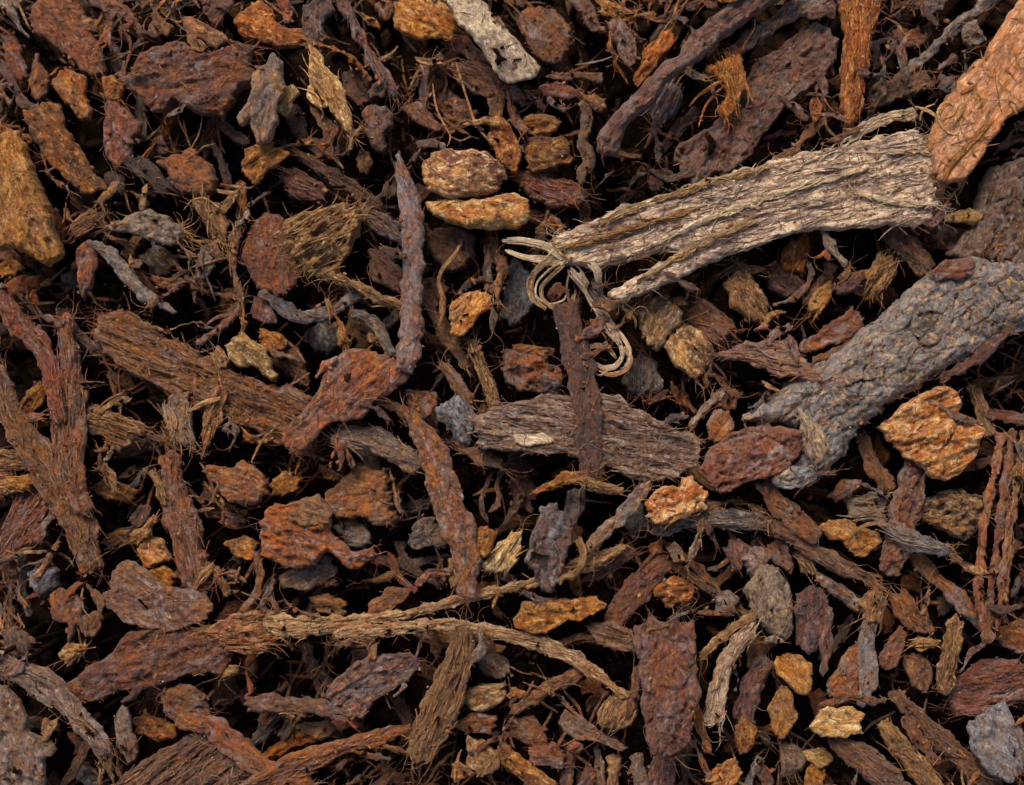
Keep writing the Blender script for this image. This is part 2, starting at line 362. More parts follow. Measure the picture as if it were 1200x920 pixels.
def new_object(name, me, parent=None):
    o = bpy.data.objects.new(name, me); col.objects.link(o)
    if parent is not None: o.parent = parent
    return o
def place_solid(name, kind, code, T, P, o, layer, parent=None):
    seed = nextseed()
    s = solid(kind, P, T, o, seed)
    flex = o.get('b', 0)
    if kind == 's' and not flex and np.ptp(s['u']) > 90: flex = 70
    xy, zt, zb = rest(s, layer, flex, o.get('z', 0))
    support(s, xy, zb, seed)
    V, F, fib = solid_arrays(s, zt, zb, xy, seed)
    rt = random.Random(seed * 5.7).uniform(0.1, 0.9) if 't' not in o else o['t']
    ob = new_object(name, mesh_from(name, V, F, fib, material(code), rt), parent)
    hput(xy[:, 0], xy[:, 1], zt)
    s['xy'] = xy; s['zt'] = zt; s['zb'] = zb; s['seed'] = seed; s['tint'] = rt
    return ob, s

def tube(path, rad, flat, seed, nside=6):
    """swept strand: path (n,3), radius per point, flat = thickness / width"""
    n = len(path); t = np.gradient(path, axis=0); t /= np.linalg.norm(t, axis=1)[:, None] + 1e-9
    side = np.cross(t, [0, 0, 1.0]); side /= np.linalg.norm(side, axis=1)[:, None] + 1e-6
    up = np.cross(side, t)
    if flat < 1:   # ribbons twist as they go
        a = 0.8 * perlin(np.arange(n) / 6.0, 0 * rad + seed * 1.7, .2); ca, sa = np.cos(a)[:, None], np.sin(a)[:, None]
        side, up = side * ca + up * sa, up * ca - side * sa
    th = np.linspace(0, 2 * np.pi, nside, endpoint=False)
    V = path[:, None] + rad[:, None, None] * (np.cos(th)[None, :, None] * side[:, None] + flat * np.sin(th)[None, :, None] * up[:, None])
    V = V.reshape(-1, 3)
    F = []
    for i in range(n - 1):
        for j in range(nside):
            a = i * nside + j; b = i * nside + (j + 1) % nside; F.append((a, b, b + nside, a + nside))
    off = np.array([seed * 53.7 % 4000, seed * 91.1 % 4000, 0])
    arc = np.concatenate([[0], np.cumsum(np.linalg.norm(np.diff(path, axis=0), axis=1))])
    fib = np.column_stack([np.repeat(arc, nside), np.tile(np.cos(th), n) * np.repeat(rad, nside), np.tile(np.sin(th), n) * np.repeat(rad, nside)]) + off
    # close the ends
    e = (n - 1) * nside
    for k in range(1, nside - 2, 2):
        F.append((0, k, k + 1, k + 2)[::-1]); F.append((e, e + k, e + k + 1, e + k + 2))
    return V, F, fib
def place_strand(name, code, P, o, layer, parent=None):
    seed = nextseed(); step = o.get('q', 4.0)
    S = catmull(P, False, step)
    xy = S[:, :2]; w = S[:, 2] / 2 * (1 + 0.15 * perlin(np.arange(len(S)) / 3.0, 0 * S[:, 2] + seed, .3))
    z = None; zc = 20.0
    for _ in range(2):
        X = xy * ((D - zc) / D)
        h = np.maximum.reduce([hget(X[:, 0] + a, X[:, 1] + b) for a, b in ((0, 0), (3, 0), (-3, 0), (0, 3), (0, -3))])
        h = np.maximum(h, zmin_of(layer))
        k = 5; pad = np.pad(h, k, mode='edge'); h2 = np.array([np.percentile(pad[i:i + 2 * k + 1], 80) for i in range(len(h))])
        pad = np.pad(h2, k, mode='edge'); ww = np.hanning(2 * k + 3)[1:-1]; h2 = np.convolve(pad, ww / ww.sum(), 'valid')
        z = h2 + w * 0.5 + (S[:, 3] if S.shape[1] > 3 else 0); zc = z.mean()
    path = np.column_stack([X, z])
    ends = np.minimum(np.arange(len(w)), np.arange(len(w))[::-1]); w = w * np.clip(0.45 + ends / 3.0, 0, 1)
    if S[:, 2].max() >= 4:      # a ribbon is a bundle of thin flat fibres
        t = np.gradient(path[:, :2], axis=0); t /= np.linalg.norm(t, axis=1)[:, None] + 1e-9; nn = np.column_stack([-t[:, 1], t[:, 0]])
        nb = int(np.clip(S[:, 2].max() / 1.7, 3, 8)); Vs, Fs, fs = [], [], []; nv = 0; i_ = np.arange(len(w)); tt = i_ / max(1, len(w) - 1)
        rb = np.random.RandomState(seed)
        for k in range(nb):
            c = (k + .5) / nb * 2 - 1; spread = 1 + 0.9 * np.clip((np.abs(tt - .5) - .36) / .14, 0, 1)
            off = w * (c * 0.85 * spread + 0.28 * perlin(i_ / 7.0, 0 * w + k * 3.1 + seed, .4))
            dz = w * 0.22 * perlin(i_ / 6.0, 0 * w + k * 5.7 + seed, .8) + 0.25 * w * (1 - c * c)
            a0 = int(rb.uniform(0, .12) * len(w)); a1 = len(w) - int(rb.uniform(0, .14) * len(w))
            if a1 - a0 < 4: a0, a1 = 0, len(w)
            pp = np.column_stack([path[:, :2] + nn * off[:, None], path[:, 2] + dz])[a0:a1]; wk = np.maximum(w / nb * 1.5, .5)[a0:a1]
            V, F, fb = tube(pp, wk, .6, seed + k * 17, 6); Vs.append(V); Fs.append(np.array(F) + nv); fs.append(fb); nv += len(V)
        V, F, fib = np.concatenate(Vs), np.concatenate(Fs), np.concatenate(fs)
    else: V, F, fib = tube(path, np.maximum(w, .35), o.get('h', 0.5), seed, 6)
    ob = new_object(name, mesh_from(name, V, F, fib, material(code), o.get('t', random.Random(seed).uniform(.3, .9))), parent)
    hput(X[:, 0], X[:, 1], z)
    return ob, dict(q=xy, poly=xy, d=w, xy=X, zt=z)
def fringe(s, code, n, parent, length=25):
    """torn fibres standing out of the ends and edges of a piece"""
    rs = np.random.RandomState(s['seed']); Vs, Fs, fs = [], [], []; nv = 0
    bd = np.where(s['bnd'])[0]; u = s['u'][bd]; mid = (s['u'].max() + s['u'].min()) / 2; half = np.ptp(s['u']) / 2
    wgt = (np.abs(u - mid) / half) ** 7 + 0.012; wgt /= wgt.sum()
    kf = s['xy'].mean(0)
    for i in rs.choice(bd, n, p=wgt):
        sg = 1 if s['u'][i] > mid else -1
        a = s['ang'] + (0 if sg > 0 else math.pi) + rs.normal(0, 0.55); L = length * (.25 + 1.5 * rs.rand() ** 2); m = 9
        st = s['xy'][i] - np.array([math.cos(a), math.sin(a)]) * 5
        cur = rs.normal(0, 1.0); aa = a + cur * np.linspace(0, 1, m) ** 1.3 + np.cumsum(rs.normal(0, .22, m))
        p = st + np.cumsum(np.column_stack([np.cos(aa), np.sin(aa)]) * (L / m), axis=0)
        z0 = s['zt'][i] + rs.uniform(-1, 2.5); z = z0 + rs.normal(0.0, .35) * np.linspace(0, L, m)
        z = np.maximum(z, hget(p[:, 0], p[:, 1]) * 0 + z0 - 10)
        rad = np.linspace(rs.uniform(.22, .45) * (1 + 2.2 * (rs.rand() < .12)), .15, m)
        V, F, fb = tube(np.column_stack([p, z]), rad, 1, rs.randint(9999), 4)
        Vs.append(V); Fs.append(np.array(F) + nv); fs.append(fb); nv += len(V)
    ob = new_object('fibre_fringe', mesh_from('fibre_fringe', np.concatenate(Vs), np.concatenate(Fs), np.concatenate(fs), material(code), rs.uniform(.6, 1, nv)), parent)
    ob['kind'] = 'stuff'
    return ob

# ---------------------------------------------------------------- the pieces: layer kind colour thickness | outline or spine in photo pixels | relief | label | short name
SPEC = """
3 c MR 20|33,25 45,-10 95,-12 110,30 118,50 128,85 117,95 95,82 75,65 45,42|a=40|dark brown slab of bark with a folded ridge above the orange thumb-shaped chip|folded dark slab
5 c RP 26|150,85 165,62 195,48 215,50 245,62 280,52 293,55 298,78 295,100 278,112 265,138 235,135 205,120 193,130 175,128 160,108 143,100|r=3 l=2.4 a=-12 F=14|broad red-brown slab of flaky bark with a torn lower edge|broad flaky slab
6 s P 9|-10,60,10 12,92,11 28,120,11 44,128,8|F=8|thin purplish twig running into the top of the thumb-shaped chip
6 c OM 20|27,128 50,120 68,122 78,150 95,178 115,205 127,222 110,230 90,222 65,200 45,170 33,150|a=50|thumb-shaped orange brown bark chip with a pointed lower end|thumb-shaped chip
4 c OT 17|62,95 70,82 85,80 98,90 103,105 105,125 108,142 95,143 82,125 66,110||small orange tooth-shaped chip with a pointed tip|orange tooth-shaped chip
3 c R 12|35,100 36,80 43,63 50,75 58,95 52,115 40,115|a=90
2 c R 12|-2,38 15,38 25,60 35,92 22,98 12,80|
4 s G 8|-8,2,10 12,10,9 22,30,6 33,42,4|
6 c OT 44|-14,160 15,150 25,155 34,180 46,210 60,250 72,298 58,312 35,300 10,292 -14,295|a=72 g=3 l=3 e=16 w=.12 x=2 t=.6|large ochre and rust chunk of grooved bark, thick and blocky|blocky ochre chunk
4 c PR 18|125,112 140,118 150,128 163,145 165,160 155,185 140,195 125,188 120,160 122,140|a=80 F=12|purplish bark flap ending in short torn bristles|bristly bark flap
5 s M 7|165,40,4 152,60,6 143,82,7 128,105,11|F=4
5 c O 10|118,95 130,86 145,100 140,118 122,112|F=6
5 s RP 11|88,-8,10 130,8,13 155,22,13 166,42,7|F=6
5 c M 9|172,2 185,10 192,22 202,32 195,40 178,42 166,38 179,30 175,15|
6 c MY 9|212,22 225,20 245,30 262,38 268,48 252,56 240,48 218,44|F=6
5 c P 12|238,10 245,-6 277,-6 270,12 258,30 245,25|
4 c OR 22|272,22 290,8 305,-6 330,30 358,32 358,52 330,58 300,50 280,40|
5 s R 12|328,-8,12 334,10,11 338,26,8|
5 c PK 12|357,5 385,-6 391,15 376,30 386,45 365,55 355,40|r=2.5
5 c MO 27|183,188 195,182 210,178 220,172 232,175 245,192 256,212 255,225 235,232 215,228 200,210 188,198|r=2|lumpy brown chunk with a knobbly orange flecked face|lumpy brown chunk
4 c BK 10|143,192 160,182 180,190 190,205 205,222 190,228 170,212|a=40 g=2.5
3 s B 8|250,165,7 262,200,9 274,238,9|
3 s BP 8|256,140,7 272,155,9 288,168,9|
3 c BK 16|122,210 135,200 148,208 145,228 128,230|
7 c GY 24|317,62 326,68 334,85 336,100 327,125 328,140 319,165 308,172 298,165 293,142 282,146 277,138 290,115 300,85|a=100 r=2|pale grey-tan cone of rough bark standing beside a small tan lobe|pale bark cone
6 c YG 12|335,105 345,100 350,108 341,130 332,138 326,130|a=110
7 c YT 11|363,55 375,62 385,80 398,90 405,105 410,125 415,145 413,162 405,155 395,140 385,125 380,130 370,125 358,110 362,90 365,75|a=62 g=3 f=8 F=22 t=1.2|straw coloured shredded wood chip with frayed pointed ends|straw shredded chip
6 c MT 7|361,120 370,125 385,138 393,148 388,155 382,160 380,168 379,155 365,135|
3 c BR 14|400,85 420,80 435,95 432,115 420,125 406,112|
5 s O 5|362,50,5 400,60,5 420,75,5 434,94,3|
5 s PK 13|396,-8,13 409,18,13 420,40,12 432,65,12 445,85,15 462,108,18|g=2.5 F=18|dark purplish twig with a blackened top and a frayed foot|blackened twig
5 c OY 20|460,5 480,-8 510,-8 535,25 533,42 525,48 505,45 495,52 480,42 462,30|f=6 F=10 t=1.4|orange-tan torn chunk tucked beside the smooth pale plank|torn orange chunk
4 c R 12|515,50 545,42 575,75 602,105 590,112 555,75 530,60|a=45
4 c MP 12|522,75 560,70 590,95 602,117 560,108 535,95|a=28 g=2.5
8 c WG 14|512,-12 555,-12 590,30 633,80 630,92 615,95 595,98 580,82 560,55 535,24|a=50 r=.4 l=.3 g=.8 f=2 x=4 t=.7|smooth pale grey plank with square cut sides and a broken end|smooth pale plank
4 c P 22|425,132 435,123 450,125 460,135 463,150 455,160 452,178 438,175 428,160|e=9|hollow purplish nutshell-like lump with a torn open side|hollow purplish lump
4 c PR 12|468,125 480,118 495,120 510,135 522,150 515,158 500,150 488,142 475,132|
2 c R 14|512,120 535,112 550,120 555,140 540,145 520,140|
7 c YP 36|492,196 503,180 520,175 545,175 570,178 588,190 592,205 586,222 560,232 530,234 502,226 495,212|r=2.2 e=18 a=10 t=1.1|rounded ochre chunk of bark in two lobes split by a dark crack|two-lobed ochre chunk
+7 c YO 28|498,238 515,232 545,236 575,232 602,224 620,235 622,255 610,265 590,270 560,268 530,260 505,252|r=1.6 e=16 a=5 t=1.3|lobe
6 c OR 15|575,140 585,136 595,140 605,160 612,185 605,203 592,198 580,180 572,160|a=70 e=10
5 c M 10|572,115 588,112 592,125 585,142 573,136|F=5
6 f T|507,98,2 511,125,2.5 520,145,2.5 528,160,2 524,172,1.5
6 f T|534,72,2.5 541,95,3 548,118,3 556,142,3 566,158,3 578,172,2
6 f T|528,160,2 540,165,2 552,160,2 561,163,1.5
4 c MY 14|415,185 422,178 432,178 437,190 431,206 420,205|p=1
4 s BM 12|336,172,6 365,190,13 400,212,16 442,236,10|g=3 F=16
4 c PR 14|328,205 345,195 370,210 387,222 377,237 340,232|g=3 a=25
6 c O 14|285,175 300,170 318,168 325,175 341,178 335,188 318,198 305,215 295,216 282,195|
3 c B 10|335,120 350,120 362,160 350,167 335,145|a=70
3 c RP 18|603,22 625,6 650,12 668,28 673,48 666,65 650,79 635,72 615,47|e=8|round reddish disc of bark with a hollowed dark middle|hollow bark disc
5 c P 12|658,-6 685,-8 700,15 709,35 695,36 680,20|
5 c TO 8|698,-8 720,2 741,14 720,20 704,16|
5 c PG 14|708,25 725,20 738,35 745,50 742,75 735,79 722,60 715,42|a=65
4 c O 14|742,92 755,60 775,35 788,33 792,50 780,65 765,82 746,104|a=-55|bright orange sliver showing behind the rough diagonal branch|orange sliver
8 c PG 36|697,175 700,160 720,130 745,105 760,90 785,70 812,40 850,5 862,-14 930,-14 890,15 860,35 835,60 800,85 780,96 770,115 755,130 735,150 722,180 705,186|a=-43 r=2.6 l=2 e=18|rough purplish-grey branch lying diagonally with a blunt broken end|rough diagonal branch
6 c PG 20|790,190 795,172 815,158 835,148 850,120 870,100 885,75 905,60 940,35 955,27 970,35 984,45 978,70 955,100 925,125 905,145 890,165 878,185 855,200 835,205 825,225 805,217|a=-45 k=34 r=2 l=2.4 e=7|broad slab of grey-purple bark with a reddish rim and fine cracks|broad grey slab
7 c GP 16|845,62 880,35 910,15 945,-12 985,-12 960,12 920,30 895,45 870,62 858,70|a=-35
8 c O 16|825,80 840,72 855,62 868,65 875,85 877,105 865,120 850,142 840,130 850,110 845,95 830,90|a=75 g=3 f=10 F=16 r=2.5|torn tuft of bright orange bark fibre curling over the grey slab|torn orange tuft
+8 f O|846,95,3 832,103,4 818,112,3 808,124,2|splinter
+8 f O|848,102,3 836,112,3 826,126,3 819,148,2|splinter
5 c KP 16|758,112 785,95 802,110 794,135 768,152|g=3 F=14
5 c OT 16|606,141 615,134 650,135 657,143 652,155 630,158 607,157|a=0 e=7|little orange brick-like block with rounded corners above a larger block|little orange block
5 c OK 17|616,162 660,160 670,168 671,188 655,195 620,203|a=-3 e=6 g=2 w=.2|squarish orange block with a dark band across its face|banded orange block
4 c RP 16|600,196 640,205 675,213 692,228 680,241 650,245 620,232 603,212|g=3|reddish fan-shaped flake below the banded orange block|reddish fan-shaped flake
6 s MG 13|686,120,9 688,145,13 684,165,14 690,185,16 680,212,13|r=3 F=8|knotty brown twig standing between the orange blocks and the diagonal branch|knotty twig
6 c OP 9|682,115 695,106 710,118 711,130 700,135 690,122|
5 c R 9|632,102 650,98 670,100 682,112 665,120 640,113|F=5
5 s M 8|640,90,5 680,90,8 702,92,9|
6 f G|674,76,2 690,74,2.5 708,70,2.5 722,64,2
5 s G 5|643,116,5 660,127,5 682,121,4|
5 c P 8|600,98 610,105 622,118 615,126 600,118|
5 c R 8|618,107 632,117 642,128 636,133 622,120|
4 s P 12|778,175,10 795,150,15 816,128,9|
6 c OR 20|985,0 1000,-14 1030,-14 1030,10 1020,50 1018,80 1012,110 1010,140 988,154 985,120 984,80 988,40|a=95 g=3 f=6 F=18|upright orange stick of stringy wood with a reddish lower half|upright orange stick
5 c MK 18|1017,118 1025,100 1045,92 1055,80 1070,78 1085,85 1096,95 1090,105 1070,112 1055,115 1035,128 1020,128|r=4 F=12|knotty dark brown clump above the tan ridge of the pale strip|knotty dark clump
5 s KG 12|1060,87,9 1085,65,12 1110,42,12 1130,22,14 1170,-4,10|F=6|thin charcoal twig with a bulging knob, beside the wide orange board|charcoal twig
+5 c GK 12|1125,35 1140,24 1154,38 1157,48 1140,56 1128,48||knob
2 c R 12|1045,35 1060,32 1090,42 1085,55 1060,60|
3 c PK 14|1068,0 1090,-10 1115,-6 1106,13 1086,19|
9 c AO 26|1200,-14 1240,-14 1240,90 1212,120 1195,132 1180,142 1160,167 1146,190 1127,212 1108,219 1095,207 1085,167 1095,140 1110,110 1130,85 1150,65 1170,35 1190,5|a=-58 g=1.2 r=.45 l=.6 f=8 e=14 x=5 t=.8 F=24|wide orange-red board with curled yellow fibres peeling off its end|wide orange board
+9 f Y|1102,142,2.5 1100,128,3 1108,120,3.5 1117,122,3 1119,132,2.5 1112,138,2|peeled_fibre
+9 f O|1125,110,3 1135,104,5 1145,99,4|peeled_fibre
+9 f Y|1129,114,3 1127,128,4 1121,138,4 1117,147,3|peeled_fibre
+9 f Y|1140,105,2 1148,112,3 1150,122,2.5 1144,128,2|peeled_fibre
+9 f Y|1182,110,2.5 1186,122,5 1192,134,3|peeled_fibre
+9 f O|1165,138,3 1145,160,5 1125,182,5 1110,200,5 1106,212,3|peeled_fibre
+9 f Y|1100,140,3 1088,128,4 1077,122,3|peeled_fibre
+9 f Y|1096,122,2 1087,125,3 1080,132,3 1078,142,2|peeled_fibre
+9 f O|1163,160,2 1148,162,2.5 1135,168,2.5 1130,178,2|peeled_fibre
+9 f Y|1098,130,2 1102,145,2.5 1112,155,2.5 1124,158,2|peeled_fibre
6 s MT 10|893,202,8 925,178,10 952,152,11 974,133,6|F=8|thin brown stick with hooked split tip above the pale strip|hook-tipped stick
+6 f T|966,136,3 969,150,4 976,157,3 984,161,2|splinter
8 c WG 26|652,278 690,262 730,240 790,225 850,205 900,190 960,175 1010,165 1050,155 1080,152 1095,180 1097,210 1092,257 1075,263 1050,265 1000,268 950,272 900,283 850,303 800,325 752,346 722,354 710,346 745,325 792,299 770,297 725,310 700,317 680,312 660,307 645,298|a=-13 g=2.2 r=.3 l=1.1 x=6 f=8 e=12 c=.4 F=60 t=1.0|long pale weathered strip of fibrous wood splitting into strands|long pale strip
+8 s WT 5|985,172,7 1010,152,14 1040,138,15 1072,132,13|g=2.5 F=6|splinter
+8 s TW 5|700,262,5 760,238,7 830,215,8 900,196,5|F=6|splinter
+8 s T 5|655,292,4 700,280,6 760,262,7 830,240,4|g=2|splinter
+8 s W 5|735,300,4 790,275,8 850,248,9 930,222,8 1020,195,5|g=2|splinter
+8 s TW 5|748,330,5 800,298,8 850,272,7 890,258,3|g=2|splinter
+8 s W 5|1000,225,4 1040,235,8 1075,240,9 1098,238,5|g=2 F=8|splinter
+8 s WT 5|1040,180,5 1070,176,8 1096,182,5|g=2|splinter
+8 f W|588,281,6 612,281,9 640,290,10 660,304,8|curled_strand
+8 f W|592,292,4 612,300,7 638,304,9 660,308,8|curled_strand
+8 f W|668,314,12 682,330,15 697,352,15 711,378,14 724,398,10 731,408,7|curled_strand
+8 f TW|731,406,5 739,420,6 734,433,6 718,439,6 705,436,5 698,432,3|curled_strand
+8 f W|726,402,5 729,418,6 720,430,6 706,431,5 695,424,3|curled_strand
+8 f TW|722,420,4 712,408,6 698,405,6 685,409,5 674,411,3|curled_strand
+8 f TW|656,312,4 640,310,5 627,320,6 622,336,6 628,352,5 640,362,4 650,368,3|curled_strand
+8 f TW|660,312,4 646,324,5 635,336,5 636,350,5 648,360,5 662,359,5 672,350,4 673,340,3|curled_strand
+8 f W|690,308,8 700,318,9 702,335,8 706,348,6 716,358,4|curled_strand
+8 f WT|664,306,2.5 645,316,3 630,330,3 628,346,3 642,356,3 660,352,3 668,338,2|curled_strand
+8 f TW|650,300,2 630,312,2.5 618,330,2.5 622,350,2.5 634,360,2|curled_strand
+8 f W|700,352,3 712,372,4.5 728,392,4.5 738,410,4.5 736,426,4 724,434,2|curled_strand
+8 f TW|716,430,2.5 704,440,3 694,436,2|curled_strand
+8 f W|640,302,2 650,292,2.5 662,288,2|curled_strand
+8 f TW|668,316,2 664,335,2.5 668,352,2.5 664,366,2|curled_strand
+8 f T|664,302,3 655,296,3 648,286,3 652,276,2|curled_strand
+8 f T|720,356,3 735,364,4 745,374,3 746,384,2|curled_strand
7 c LS 52|868,492 900,470 940,440 985,410 1030,375 1060,345 1090,318 1140,300 1180,310 1240,320 1240,370 1180,390 1150,410 1110,430 1080,450 1050,465 1010,500 985,535 965,555 940,570 915,573 900,565 930,540 935,500 915,495|a=-36 k=26 r=2 l=1.5 e=46 V=46 t=1.0 c=.2|thick cracked grey log with orange lichen-like flecks in its bark plates|cracked grey log
+8 c GW 10|934,476 952,488 963,508 970,528 957,549 945,537 939,515|a=70 g=2.5 t=1.2|bark_plate
+8 c SW 11|904,560 925,545 946,546 957,555 941,571 915,577|r=2.5 t=1.1|bark_plate
8 c PR 26|832,525 850,510 880,500 915,497 935,505 941,525 925,545 895,560 870,570 845,580 832,570 824,547|k=24 r=2 l=2.4 e=12 a=-20|reddish-purple flaky lump of bark overlapping the end of the cracked log|reddish flaky lump
5 c GM 46|1110,300 1138,262 1148,215 1165,195 1240,180 1240,330 1170,315|r=4 k=30 a=-60|dark grey-brown rugged bark mass between the orange board and the cracked log|rugged bark mass
8 s P 12|1106,443,7 1140,425,11 1163,402,15 1184,384,7|g=2|thin purplish strip of wood lying along the edge of the cracked log|thin purplish strip
8 c PR 14|1088,322 1110,305 1140,298 1144,320 1120,326 1100,330|a=-10
8 c YO 38|1030,500 1045,490 1060,475 1080,460 1105,452 1122,463 1125,480 1120,490 1140,495 1152,505 1148,520 1135,545 1120,560 1105,565 1085,552 1065,540 1050,525|k=44 r=2 e=12 l=3 a=-20 t=1.5|big bright ochre-orange chunk with cracked flaky faces beside the cracked log|bright ochre chunk
7 s GS 13|103,284,9 125,295,15 145,316,18 165,343,15 185,355,10 207,366,5|l=.6|smooth blue-grey strip of bark curving above the fibrous russet slab|blue-grey strip
6 c R 14|92,290 102,285 115,300 112,320 105,340 100,354 93,340 90,315|a=95|rust brown almond-shaped chip hanging beside the blue-grey strip|almond-shaped chip
5 c MT 12|83,265 90,255 105,245 118,250 131,249 115,262 100,275 86,283|g=2.5 F=6
3 c O 10|3,333 30,320 50,325 45,336 20,347 3,346|
3 c O 8|-6,312 15,305 35,315 10,324 -6,324|
6 s RM 28|-8,430,26 15,490,30 45,535,38 75,580,42 95,620,36 108,668,26|g=3.5 F=16|forked russet root of stringy bark, three limbs joining into one|forked russet root
+6 s RM 28|74,372,16 80,420,24 82,460,36 80,510,42 86,560,34 100,600,24|g=3.5 F=14|limb
+6 s R 24|-6,345,24 25,383,28 50,410,26 64,450,22 76,495,16|g=3.5 F=12|limb
5 c RM 28|112,385 130,365 165,370 185,390 215,405 250,420 275,435 320,450 350,455 372,470 352,500 367,530 330,525 300,510 270,495 240,480 200,465 180,450 140,430 120,410|a=25 g=4.5 f=16 l=4 F=70 j=5|large russet slab of fibrous wood with a shaggy torn end|fibrous russet slab
8 c RP 18|400,410 430,408 455,420 481,425 474,448 442,470 425,490 405,495 380,500 365,520 345,527 330,518 335,500 355,480 375,450 390,425|a=-45 g=2 r=1.4|flared reddish flap of bark at the foot of the upright twig|flared reddish flap
8 s PS 26|467,180,5 473,210,17 481,245,25 484,300,26 483,350,27 481,400,27 474,434,22|r=1.4 l=1 g=1.2|long upright purplish twig with a pointed top and bluish sheen|upright purplish twig
6 c YM 14|262,405 282,391 300,400 314,412 326,438 323,448 308,440 295,430 278,428 267,416|a=35|ochre wedge of bark resting on the fibrous russet slab|ochre wedge
6 c TM 9|243,412 255,404 270,424 258,433|
6 c GW 20|128,266 150,255 175,245 195,250 205,262 220,275 205,287 180,287 165,277 145,272|r=4 F=30|shaggy grey lump of fibre with a whitish patch on top|shaggy grey lump
6 c TM 18|222,240 238,232 255,238 265,260 263,285 250,286 243,270 235,255|a=70 g=2 F=14|short tan plug of wood draped with looping fibres|short tan plug
+6 f T|215,246,1.5 225,234,2 240,232,2 252,240,2 262,247,1.5|draped_fibre
+6 f T|244,232,1.5 245,250,2 243,268,2 244,278,1.5|draped_fibre
6 s TM 9|281,262,8 273,290,11 275,320,8 281,348,5|F=10
6 s PM 9|233,402,7 255,386,10 274,366,9 284,346,4|F=6
5 s M 5|203,308,4 225,330,5 250,344,5 280,348,4|F=8
4 c RM 26|284,300 290,270 310,250 335,255 345,280 352,320 342,342 325,350 300,337|e=14 r=1 l=.8|smooth rounded russet piece behind the crumbly pale lump|smooth russet piece
6 c TM 32|333,260 345,250 380,245 395,235 420,245 422,265 412,290 400,310 395,326 375,326 355,315 340,295 330,280|r=4.5 p=1 g=2 F=30 t=.9 l=4|crumbly pale brown lump with a coarse broken face|crumbly pale lump
5 c KM 14|423,240 445,245 465,260 471,286 445,276 430,262|g=3.5 F=8
6 s KG 13|308,343,8 330,360,16 355,371,18 385,366,17 410,351,14 428,338,10|g=1.5|curved blackish-grey strip of bark sagging like a hammock|hammock-shaped dark strip
7 s TM 12|392,324,9 420,337,12 445,350,14 470,358,14 487,359,8|g=2.5 F=14|light brown splinter meeting the upright twig with a frayed end|light brown splinter
5 c BM 12|430,288 450,294 476,320 476,346 440,332|g=2.5 a=45
6 s GK 13|412,368,10 435,375,15 450,395,15 460,417,11|g=3 F=14
5 c P 12|296,345 310,350 320,365 325,378 310,383 296,373|
5 c OM 14|305,385 320,388 335,395 337,410 322,418 308,408|
5 s MG 8|318,413,8 345,420,8 354,429,3|
2 c K 16|358,390 380,375 395,380 399,405 385,420 365,410|
6 s TO 8|384,352,3 393,370,5 400,385,9 404,402,15|F=5
3 c BM 32|499,290 505,270 530,265 555,273 559,300 546,316 520,317|e=14|dark rounded lump half hidden below the two-lobed ochre chunk|dark rounded lump
7 c OY 16|525,365 530,355 550,340 565,338 575,350 577,360 565,370 550,385 537,396 528,385|e=6 r=2 t=1.3|bright orange triangular chip with a rough cork face|orange triangular chip
7 f T|541,281,3 532,300,5 519,315,6 514,330,6 519,350,8 518,370,7 513,385,3
5 s PK 10|575,288,10 572,315,11 572,342,10|
5 c MT 8|578,292 592,300 597,318 590,335 584,358 578,340 582,318|r=3 F=10
5 s MP 15|498,342,14 513,370,20 530,400,19 547,428,13|g=2 F=8
6 s TM 13|553,398,8 562,425,14 574,452,16 580,478,12|g=3.5 F=18|short fibrous brown peg with whiskery edges above the grey bark slab|whiskery peg
6 s MG 13|519,428,13 534,446,16 547,474,13|g=3.5 F=14
4 c KO 22|588,410 610,413 640,424 662,440 652,462 610,460 590,446|r=5 p=2 F=10|crumbly blackish lump flecked with orange beside the upright dark stick|crumbly black lump
3 c KS 14|600,298 620,318 627,355 615,372 600,384 588,370 595,330|
8 s BP 17|662,358,30 672,400,33 683,450,35 690,500,33 694,556,28|g=2.2 r=1 l=.8 F=14|upright dark brown stick crossing over the grey bark slab|upright dark stick
6 c YG 20|745,365 775,345 790,350 800,365 795,380 785,395 770,411 755,396|r=2.2|pale mottled chip under the lower edge of the long pale strip|pale mottled chip
6 c YP 20|778,406 800,380 820,385 838,410 832,430 815,443 795,430|r=2.2 F=6
5 c RP 20|798,366 825,350 850,365 861,385 848,400 835,405 815,388|g=3.5 F=12
6 c TM 20|850,332 862,311 875,314 890,338 903,360 897,382 875,371 855,362|a=60 r=2.5 F=8
7 c PT 15|838,415 860,405 890,400 905,397 925,400 930,410 955,430 961,446 950,451 930,441 910,441 880,427 850,420|a=12 g=3.5 F=16|pinkish flat chip with a stringy tail beside the cracked log|pinkish flat chip
4 c KG 14|733,430 750,414 770,425 777,457 745,463 729,450|g=3 F=18
5 c O 14|915,297 925,280 945,274 948,290 942,320 930,321 917,318|F=8
4 c PK 18|899,310 915,304 930,319 945,330 940,347 918,352 901,341|g=2.5
6 s PM 5|944,298,5 950,318,6 945,336,6 930,350,6 908,358,3|
5 s PM 12|976,314,12 960,335,13 944,354,11|
6 c OY 9|947,357 955,341 975,329 981,335 971,356 958,371 947,367|F=8
6 c PG 12|974,341 990,322 1010,317 1019,325 1005,339 985,347|
5 c PR 20|939,402 950,395 968,380 985,369 1000,359 1010,369 1015,381 1000,396 985,401 970,407 955,414 939,413|r=2.5|purplish-red crescent of bark beside the cracked log's upper edge|purplish-red crescent
6 c TM 20|1014,320 1030,299 1046,300 1053,315 1041,336 1026,344 1017,336|F=14
6 s MK 24|1043,272,22 1064,290,30 1086,317,25|g=3.5 F=12|short stub of dark grooved wood wedged under the pale strip|dark grooved stub
7 c YT 9|1098,256 1115,247 1135,244 1151,250 1141,263 1120,261|
